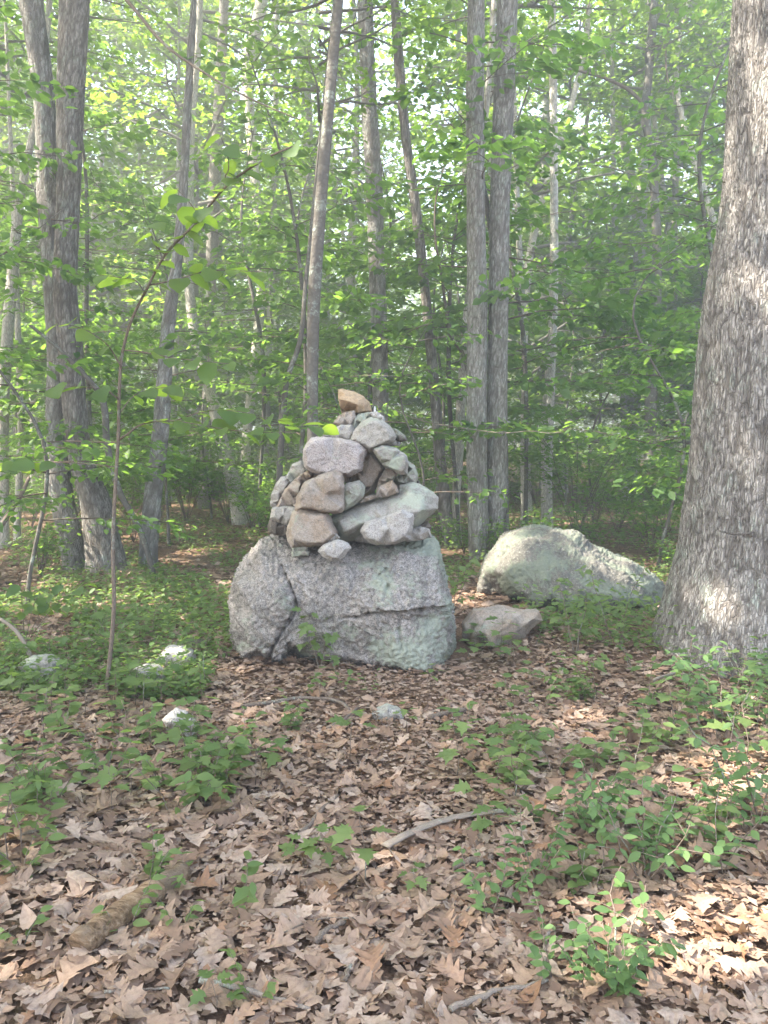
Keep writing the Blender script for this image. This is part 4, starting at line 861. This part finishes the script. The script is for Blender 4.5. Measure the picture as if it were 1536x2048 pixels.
MARKS = [(250, 1855, 'around the rotten log'), (900, 1670, 'around the flat bark strip'), (360, 1435, 'around the pointed whitish rock'), (340, 1310, 'around the white sunlit rock'), (75, 1345, 'around the pale rock at the far left'), (775, 1430, 'by the pale green path stone'),
         (640, 1655, 'near the dark forked stick'), (650, 1900, 'near the thick twig at lower centre'), (500, 2000, 'by the long stick at the bottom'), (1090, 1940, 'by the pale bent twig'), (1360, 1380, 'at the foot of the big oak'), (1290, 1770, 'around the airy blueberry bush'),
         (1500, 1600, 'around the sunlit blueberry bush'), (1000, 1290, 'around the flat-topped rock'), (1160, 1480, 'on the slope below the whaleback boulder'), (215, 1395, 'round the foot of the arching sapling'), (170, 1670, 'beside the dark twig at left'), (40, 1560, 'at the left edge of the litter'), (520, 1550, 'on the left verge of the path'), (960, 1500, 'on the right verge of the path'), (945, 1745, 'by the broken brown stick')]
def zone(px, py): return min(MARKS, key=lambda m: (px-m[0])**2+((py-m[1])*1.6)**2)[2]
def put_seedling(px, py, kind, s=1., label=None):
    p = gnd(px, py); near = p.y < 4.4
    lst = (NEAR if near else FARP)[kind]; q = rnd.randrange(3); e = lst[q]
    o = e if e.name not in used_s else copy_tree(e); used_s.add(e.name); used_s.add(o.name)
    o.location = p; o.rotation_euler.z = rnd.random()*6.3; o.scale = (s*1.15,)*3
    zl = zone(px, py)
    tag(o, label or LAB[kind]+', '+zl, 'seedling', kind.replace('blue', 'blueberry').replace('ovate', 'oval-leaved')+' seedlings '+zl)
    return o
def region(x0, y0, x1, y1, n, kinds, s0=.8, s1=1.2):
    for _ in range(n):
        px, py = rnd.uniform(x0, x1), rnd.uniform(y0, y1); put_seedling(px, py, rnd.choice(kinds), rnd.uniform(s0, s1))
region(0, 1480, 480, 1640, 26, ['maple', 'ovate', 'ovate']); region(0, 1400, 330, 1500, 16, ['maple', 'ovate']); region(380, 1480, 560, 1620, 12, ['maple', 'ovate'])
region(0, 1230, 440, 1400, 30, ['maple', 'ovate'], .8, 1.3); region(0, 1640, 160, 1800, 5, ['maple', 'ovate'])
region(1000, 1290, 1330, 1420, 12, ['maple', 'ovate'], .8, 1.2); region(980, 1420, 1330, 1580, 15, ['maple', 'ovate']); region(900, 1480, 1050, 1640, 10, ['maple', 'ovate'])
region(1150, 1560, 1536, 1760, 15, ['blue', 'blue', 'ovate'], .8, 1.2); region(1050, 1640, 1300, 1800, 5, ['ovate', 'blue'])
region(1300, 1400, 1536, 1560, 14, ['blue', 'maple'], .9, 1.3); region(1100, 1930, 1260, 2040, 5, ['blue'], .6, .9)
region(560, 1380, 980, 1480, 8, ['maple', 'ovate'], .6, .9)
for px, py, k, s in [(40, 1745, 'maple', 1.1), (95, 1690, 'maple', .7), (290, 1790, 'ovate', .9), (320, 1750, 'ovate', .8), (490, 1830, 'ovate', .9), (370, 1790, 'ovate', .7), (250, 1880, 'ovate', .7), (610, 1740, 'maple', .8), (660, 1745, 'maple', .9), (730, 1780, 'maple', 1.),
                    (700, 1530, 'maple', 1.), (520, 1580, 'maple', .8), (980, 1850, 'blue', .9), (1010, 1820, 'blue', .8), (1060, 1790, 'blue', .8), (430, 2035, 'maple', .6), (510, 2020, 'ovate', .6), (960, 1640, 'maple', 1.), (985, 1690, 'maple', .9), (830, 1800, 'maple', .6), (360, 1870, 'ovate', .6),
                    (1140, 1790, 'ovate', .8), (590, 1440, 'ovate', .7), (940, 1330, 'maple', 1.2), (960, 1300, 'maple', 1.1), (1000, 1320, 'maple', 1.2), (45, 1900, 'ovate', .6), (1330, 1270, 'ovate', 1.2)]:
    put_seedling(px, py, k, s)
for d in (NEAR, FARP):                                   # unused prototypes leave the scene
    for l in d.values():
        for e in l:
            if e.name not in used_s:
                for c in list(e.children): bpy.data.objects.remove(c)
                bpy.data.objects.remove(e)
# named small plants ---------------------------------------------------
def small_plant(name, label, base, stems, leafkind, mat, cat, sz, seed, spacing=.035, group=None):
    """stems: list of world paths; leaves alternate along them, each a part"""
    g = np.random.default_rng(seed); e = tag(empty(name, base), label, cat, group); ms = LM[leafkind]; k = 0
    B0 = np.array(base)
    for P, r, u0 in stems:
        b = Bag(); Q = np.asarray(P)-B0; b.tube(Q, np.linspace(r, r*.35, len(Q)), 6, 1.0); obj('stem', b.mesh('stem', M[mat], 'furrow'), e)
        d = np.concatenate([[0], np.cumsum(np.linalg.norm(np.diff(Q, axis=0), axis=1))])
        for u in np.arange(u0*d[-1], d[-1]+1e-4, spacing):
            i = min(len(d)-2, int(np.searchsorted(d, u))); i = max(0, i-1) if d[min(i, len(d)-1)] > u else i
            f = np.clip((u-d[i])/(d[i+1]-d[i]+1e-9), 0, 1); q = Q[i]*(1-f)+Q[i+1]*f; t = Q[i+1]-Q[i]; t /= np.linalg.norm(t)+1e-9
            s_ = 1 if k % 2 else -1; az = math.atan2(t[1], t[0])+s_*g.uniform(.6, 1.4) if abs(t[2]) < .9 else g.random()*6.28
            o = obj('leaf', ms[k % len(ms)], e)
            o.matrix_local = leaf_matrix(q, (math.cos(az), math.sin(az), g.normal(-.25, .3)), (g.normal(0, .4), g.normal(-.25, .35), 1), sz*g.uniform(.65, 1.2)); k += 1
    return e
def twigs(P, n, L, g, rise=.2):
    """side twigs along a path"""
    out = []
    for k in range(n):
        i = int((.3+.65*k/max(1, n-1))*(len(P)-1)); p = np.array(P[i]); az = k*2.4+g.random()
        l = L*g.uniform(.6, 1.2); t = np.linspace(0, 1, 5)[:, None]
        out.append(p+t*l*np.array([math.cos(az), math.sin(az), rise])+np.array([0, 0, -.1*l])*t*t+g.normal(0, .02*l, (5, 3))*t)
    return out
g = np.random.default_rng(9)
# witch hazel in front
YB = gnd(212, 1392).y
main = np.array([list(at(px, py, YB+dy)) for px, py, dy in [(212, 1396, 0), (228, 1200, 0), (226, 1100, 0), (232, 950, 0), (237, 870, 0), (238, 800, 0), (246, 700, 0), (263, 640, -.05), (290, 585, -.1), (330, 510, -.15), (385, 452, -.25), (420, 410, -.3), (455, 370, -.4), (510, 330, -.5), (560, 303, -.57), (600, 288, -.6)]])
main = smooth_path(main, 60)
st = [(main, .0145, .66)]
def pb(pts, dy0, dy1, r, u0): st.append((px_curve(pts, YB+dy0, YB+dy1, 14), r, u0))
pb([(238, 880), (255, 868), (280, 850), (312, 843), (350, 842), (400, 850), (460, 860)], 0, -.3, .006, .25)
pb([(236, 935), (200, 930), (150, 926), (80, 925), (0, 926)], 0, .1, .004, .55)
pb([(247, 700), (290, 705), (340, 715), (400, 722), (460, 728)], 0, -.4, .005, .3)
pb([(243, 735), (215, 690), (180, 665), (140, 650), (110, 650)], 0, -.2, .005, .3)
pb([(240, 800), (210, 780), (170, 775), (120, 772), (75, 780)], 0, -.3, .005, .3)
pb([(455, 370), (450, 355), (457, 340), (452, 300), (440, 270)], -.4, -.55, .004, .3)
pb([(385, 452), (400, 440), (390, 420), (370, 395), (350, 375)], -.25, -.3, .004, .25)
pb([(330, 510), (310, 490), (300, 460), (290, 440)], -.15, -.3, .004, .3)
pb([(290, 585), (270, 560), (240, 555), (200, 550)], -.1, -.3, .004, .3)
pb([(300, 570), (350, 560), (400, 545), (450, 540), (520, 545)], -.1, -.4, .005, .3)
pb([(460, 860), (520, 865), (580, 862), (610, 850), (650, 858)], -.3, -.45, .003, .1)
pb([(350, 842), (400, 825), (470, 822), (540, 838), (590, 845)], -.1, -.2, .004, .1)
pb([(236, 830), (270, 790), (330, 775), (390, 780)], 0, .2, .004, .3)
small_plant('hazel_sapling', 'slender foreground sapling with broad scalloped leaves, arching up to the right', gnd(212, 1392), st, 'hazel', 'twig', 'sapling', .14, 41, .062)
# broad-leaved low shoot at the far left
p0 = gnd(50, 1290); st = []
for k in range(4):
    q = at(40+k*45, 1170+rnd.uniform(-15, 25), p0.y-.2); st.append((smooth_path([list(p0), list((p0+q)/2+Vector((0, 0, .06))), list(q)], 10), .004, .5))
small_plant('sapling', 'low sapling with broad bluish-green leaves before the twin stems, at the left edge', p0, st, 'hazel', 'twig', 'sapling', .11, 42, .06)
# maple seedling before the boulder, saplings before the pale boulder, blueberry bushes
def bush(label, px, py, h, nst, kind, cat, sz, seed, sp=.035, spread=.5, mat='twig', tw=3):
    g = np.random.default_rng(seed); p0 = gnd(px, py); st = []
    for k in range(nst):
        a = k*2.4+g.random(); hh = h*g.uniform(.75, 1.1); t = np.linspace(0, 1, 8)[:, None]
        P = np.array(p0)+t*np.array([math.cos(a)*spread*hh, math.sin(a)*spread*hh, hh])*np.array([1, 1, 1])+g.normal(0, .015, (8, 3))*t
        st.append((P, .004, .45))
        for q in twigs(P, tw, h*.35, g): st.append((q, .0018, .2))
    return small_plant('bush' if nst > 2 else 'sapling', label, p0, st, kind, mat, cat, sz, seed, sp)
bush('maple sapling with pale green leaves directly in front of the great boulder', 640, 1345, .42, 2, 'maple', 'sapling', .085, 51, .05, .3, tw=4)
bush('thin-stemmed leafy sapling in front of the whaleback boulder', 1150, 1315, .62, 2, 'maple', 'sapling', .08, 52, .05, .25, tw=4)
bush('second leafy sapling before the whaleback boulder, nearer the oak', 1225, 1290, .6, 2, 'ovate', 'sapling', .07, 53, .045, .35, tw=5)
bush('blueberry bush with pale sunlit leaves at the foot of the oak', 1450, 1470, .52, 7, 'blue', 'bush', .062, 54, .034, .65, tw=5)
bush('blueberry bush at the right edge, glowing in a sun patch', 1520, 1650, .44, 6, 'blue', 'bush', .058, 55, .034, .7, tw=4)
bush('airy blueberry bush on the shaded slope left of the sunlit one', 1290, 1770, .34, 5, 'blue', 'bush', .05, 56, .03, .7, tw=4)
bush('small blueberry bush at the lower right, beside the pale bent twig', 1230, 1960, .24, 4, 'blue', 'bush', .052, 57, .028, .8, tw=3)
bush('leafy sapling close behind the right edge of the great boulder', 905, 1230, .5, 3, 'maple', 'sapling', .075, 58, .05, .4, tw=4)
# ================================================================== STICKS AND LOGS
def stick(label, pts, w, mat='twig', name='stick', lift=.038, n=14, seg=8, ends=1.):
    P = np.array([list(gnd(*p)) for p in pts]); P[:, 2] += lift; P = smooth_path(P, n)
    P[1:-1] += rng.normal(0, min(w, 8)*.00028, (n-2, 3)); c = P[n//2].copy()
    r = w/2/F*np.linalg.norm(P-np.array([0, 0, H]), axis=1)*np.linspace(1, .6*ends, n)*(1+rng.normal(0, .07, n))
    b = Bag(); b.tube(P-c, r, seg, 1.0)
    o = obj(name, b.mesh(name, M[mat], 'furrow'), None, c)
    if name == 'bark_strip': o.scale.z = .35
    return tag(o, label, name.replace('_', ' '))
stick('short rotten log with a pale broken end, lying in leaves at the lower left', [(160, 1925), (250, 1855), (365, 1775)], 46, 'rot', 'rotten_log', .055, 22, 14, 1.3)
stick('flat strip of pale flaking bark on the leaves right of centre', [(770, 1722), (850, 1680), (930, 1655), (1030, 1640)], 22, 'twig_pale', 'bark_strip', .055, 22, 8)
stick('long grey stick at the bottom edge, left of centre', [(400, 1985), (480, 2003), (560, 2025), (620, 2045)], 11, 'twig_pale')
stick('stick lying from the bottom edge towards the lower right bush', [(900, 2046), (980, 2012), (1050, 1998), (1095, 1985)], 11, 'twig_pale')
stick('upright-running pale bent twig beside the small lower right bush', [(1084, 1985), (1090, 1940), (1092, 1900), (1100, 1885)], 9, 'twig_pale')
stick('dark forked stick pointing away at mid path', [(603, 1685), (630, 1655), (650, 1630), (675, 1608)], 10)
stick('thin dark branch lying across the path before the boulder', [(470, 1425), (540, 1418), (610, 1408), (680, 1416), (700, 1436)], 9)
stick('short thick twig among leaves at lower centre', [(632, 1905), (650, 1885), (690, 1865)], 13)
stick('thin curved twig arching over the leaves at lower centre', [(560, 1892), (630, 1862), (700, 1858), (770, 1878)], 4)
stick('slim twig at the bottom pointing to the centre', [(690, 1985), (705, 1945), (715, 1925)], 9)
stick('broken brown stick near the pale bark strip', [(905, 1752), (940, 1742), (985, 1735)], 14)
stick('dark twig lying left among the seedlings', [(40, 1690), (110, 1672), (180, 1665), (290, 1655)], 6)
stick('thin dark twig left of the path above the rotten log', [(210, 2010), (270, 2006), (340, 2004)], 6)
stick('pale bleached stick resting in the brush at the foot of the oak', [(1305, 1400), (1345, 1385), (1395, 1368), (1420, 1360)], 6, 'twig_pale', lift=.12)
stick('short straight stick left of the pale green path stone', [(655, 1470), (690, 1450), (720, 1425)], 7)
stick('brown curled bark piece in the middle of the slope below the boulder', [(860, 1448), (890, 1440), (930, 1432)], 13, 'twig')
stick('thin twig lying near the centre of the foreground', [(870, 1890), (910, 1862), (945, 1835)], 5)
P = px_curve([(0, 1238), (25, 1255), (45, 1280), (60, 1310), (85, 1350)], 5.4, 5.1, 14); b = Bag(); b.tube(P-P[7], np.linspace(.012, .016, 14), 8, 1.)
tag(obj('stick', b.mesh('stick', M['twig_pale'], 'furrow'), None, P[7]), 'bent pale stick leaning over seedlings at the far left', 'stick')
P = px_curve([(-10, 1070), (20, 1025), (45, 985), (58, 955)], 8.6, 9.0, 14); b = Bag(); b.tube(P-P[7], np.linspace(.03, .02, 14), 8, 1.)
tag(obj('fallen_branch', b.mesh('fallen_branch', M['twig'], 'furrow'), None, P[7]), 'brown broken branch leaning up at the left edge of the wood', 'branch')

# ================================================================== HAZE (thin woodland air, also standing in for lens veil and lifted darks)
hm = bpy.data.materials.new('haze'); hm.use_nodes = True; nt = hm.node_tree; nt.nodes.clear()
ho = nt.nodes.new('ShaderNodeOutputMaterial'); pv = nt.nodes.new('ShaderNodeVolumePrincipled')
pv.inputs['Color'].default_value = (.93, .97, .95, 1); pv.inputs['Density'].default_value = .0115; pv.inputs['Anisotropy'].default_value = .3
nt.links.new(pv.outputs[0], ho.inputs['Volume'])
bm = bmesh.new(); bmesh.ops.create_cube(bm, size=1); me = bpy.data.meshes.new('haze'); bm.to_mesh(me); bm.free(); me.materials.append(hm)
hz = obj('haze', me, None, (0, 180, 12)); hz.scale = (640, 520, 34)
tag(hz, 'pale haze in the woodland air, also standing in for lens veil', None, None, 'stuff')

# cut the sun gaps through the shared crowns too
bpy.context.view_layer.update()
for o in list(S.objects):
    if o.type != 'MESH' or not o.name.startswith('crown') or o.parent is None or o.parent.name.startswith('forest_tree') and o.matrix_world.translation.y > 30: continue
    n = len(o.data.vertices)
    if o.data.users == 1 and o.parent.get('group') == 'shade trees beside the clearing': continue
    k = 6 if o.parent.name.startswith('understory') else 4
    co = np.empty(n*3, np.float32); o.data.vertices.foreach_get('co', co); co = co.reshape(-1, 3)
    Mw = np.array(o.matrix_world); wc = co@Mw[:3, :3].T+Mw[:3, 3]
    kk = keep(wc.reshape(-1, k, 3).mean(1))
    if kk.all(): continue
    a = np.empty(n, np.float32); o.data.attributes['rnd'].data.foreach_get('value', a)
    m = int(kk.sum()); off = (np.arange(m)*k)[:, None, None]
    P = [(p[None]+off).reshape(-1, p.shape[1]) for p in (t_mid() if k == 6 else t_far())[1]]
    o.data = mesh_np('crown', co.reshape(-1, k, 3)[kk].reshape(-1, 3), P, o.data.materials[0], {'rnd': a.reshape(-1, k)[kk].ravel()})
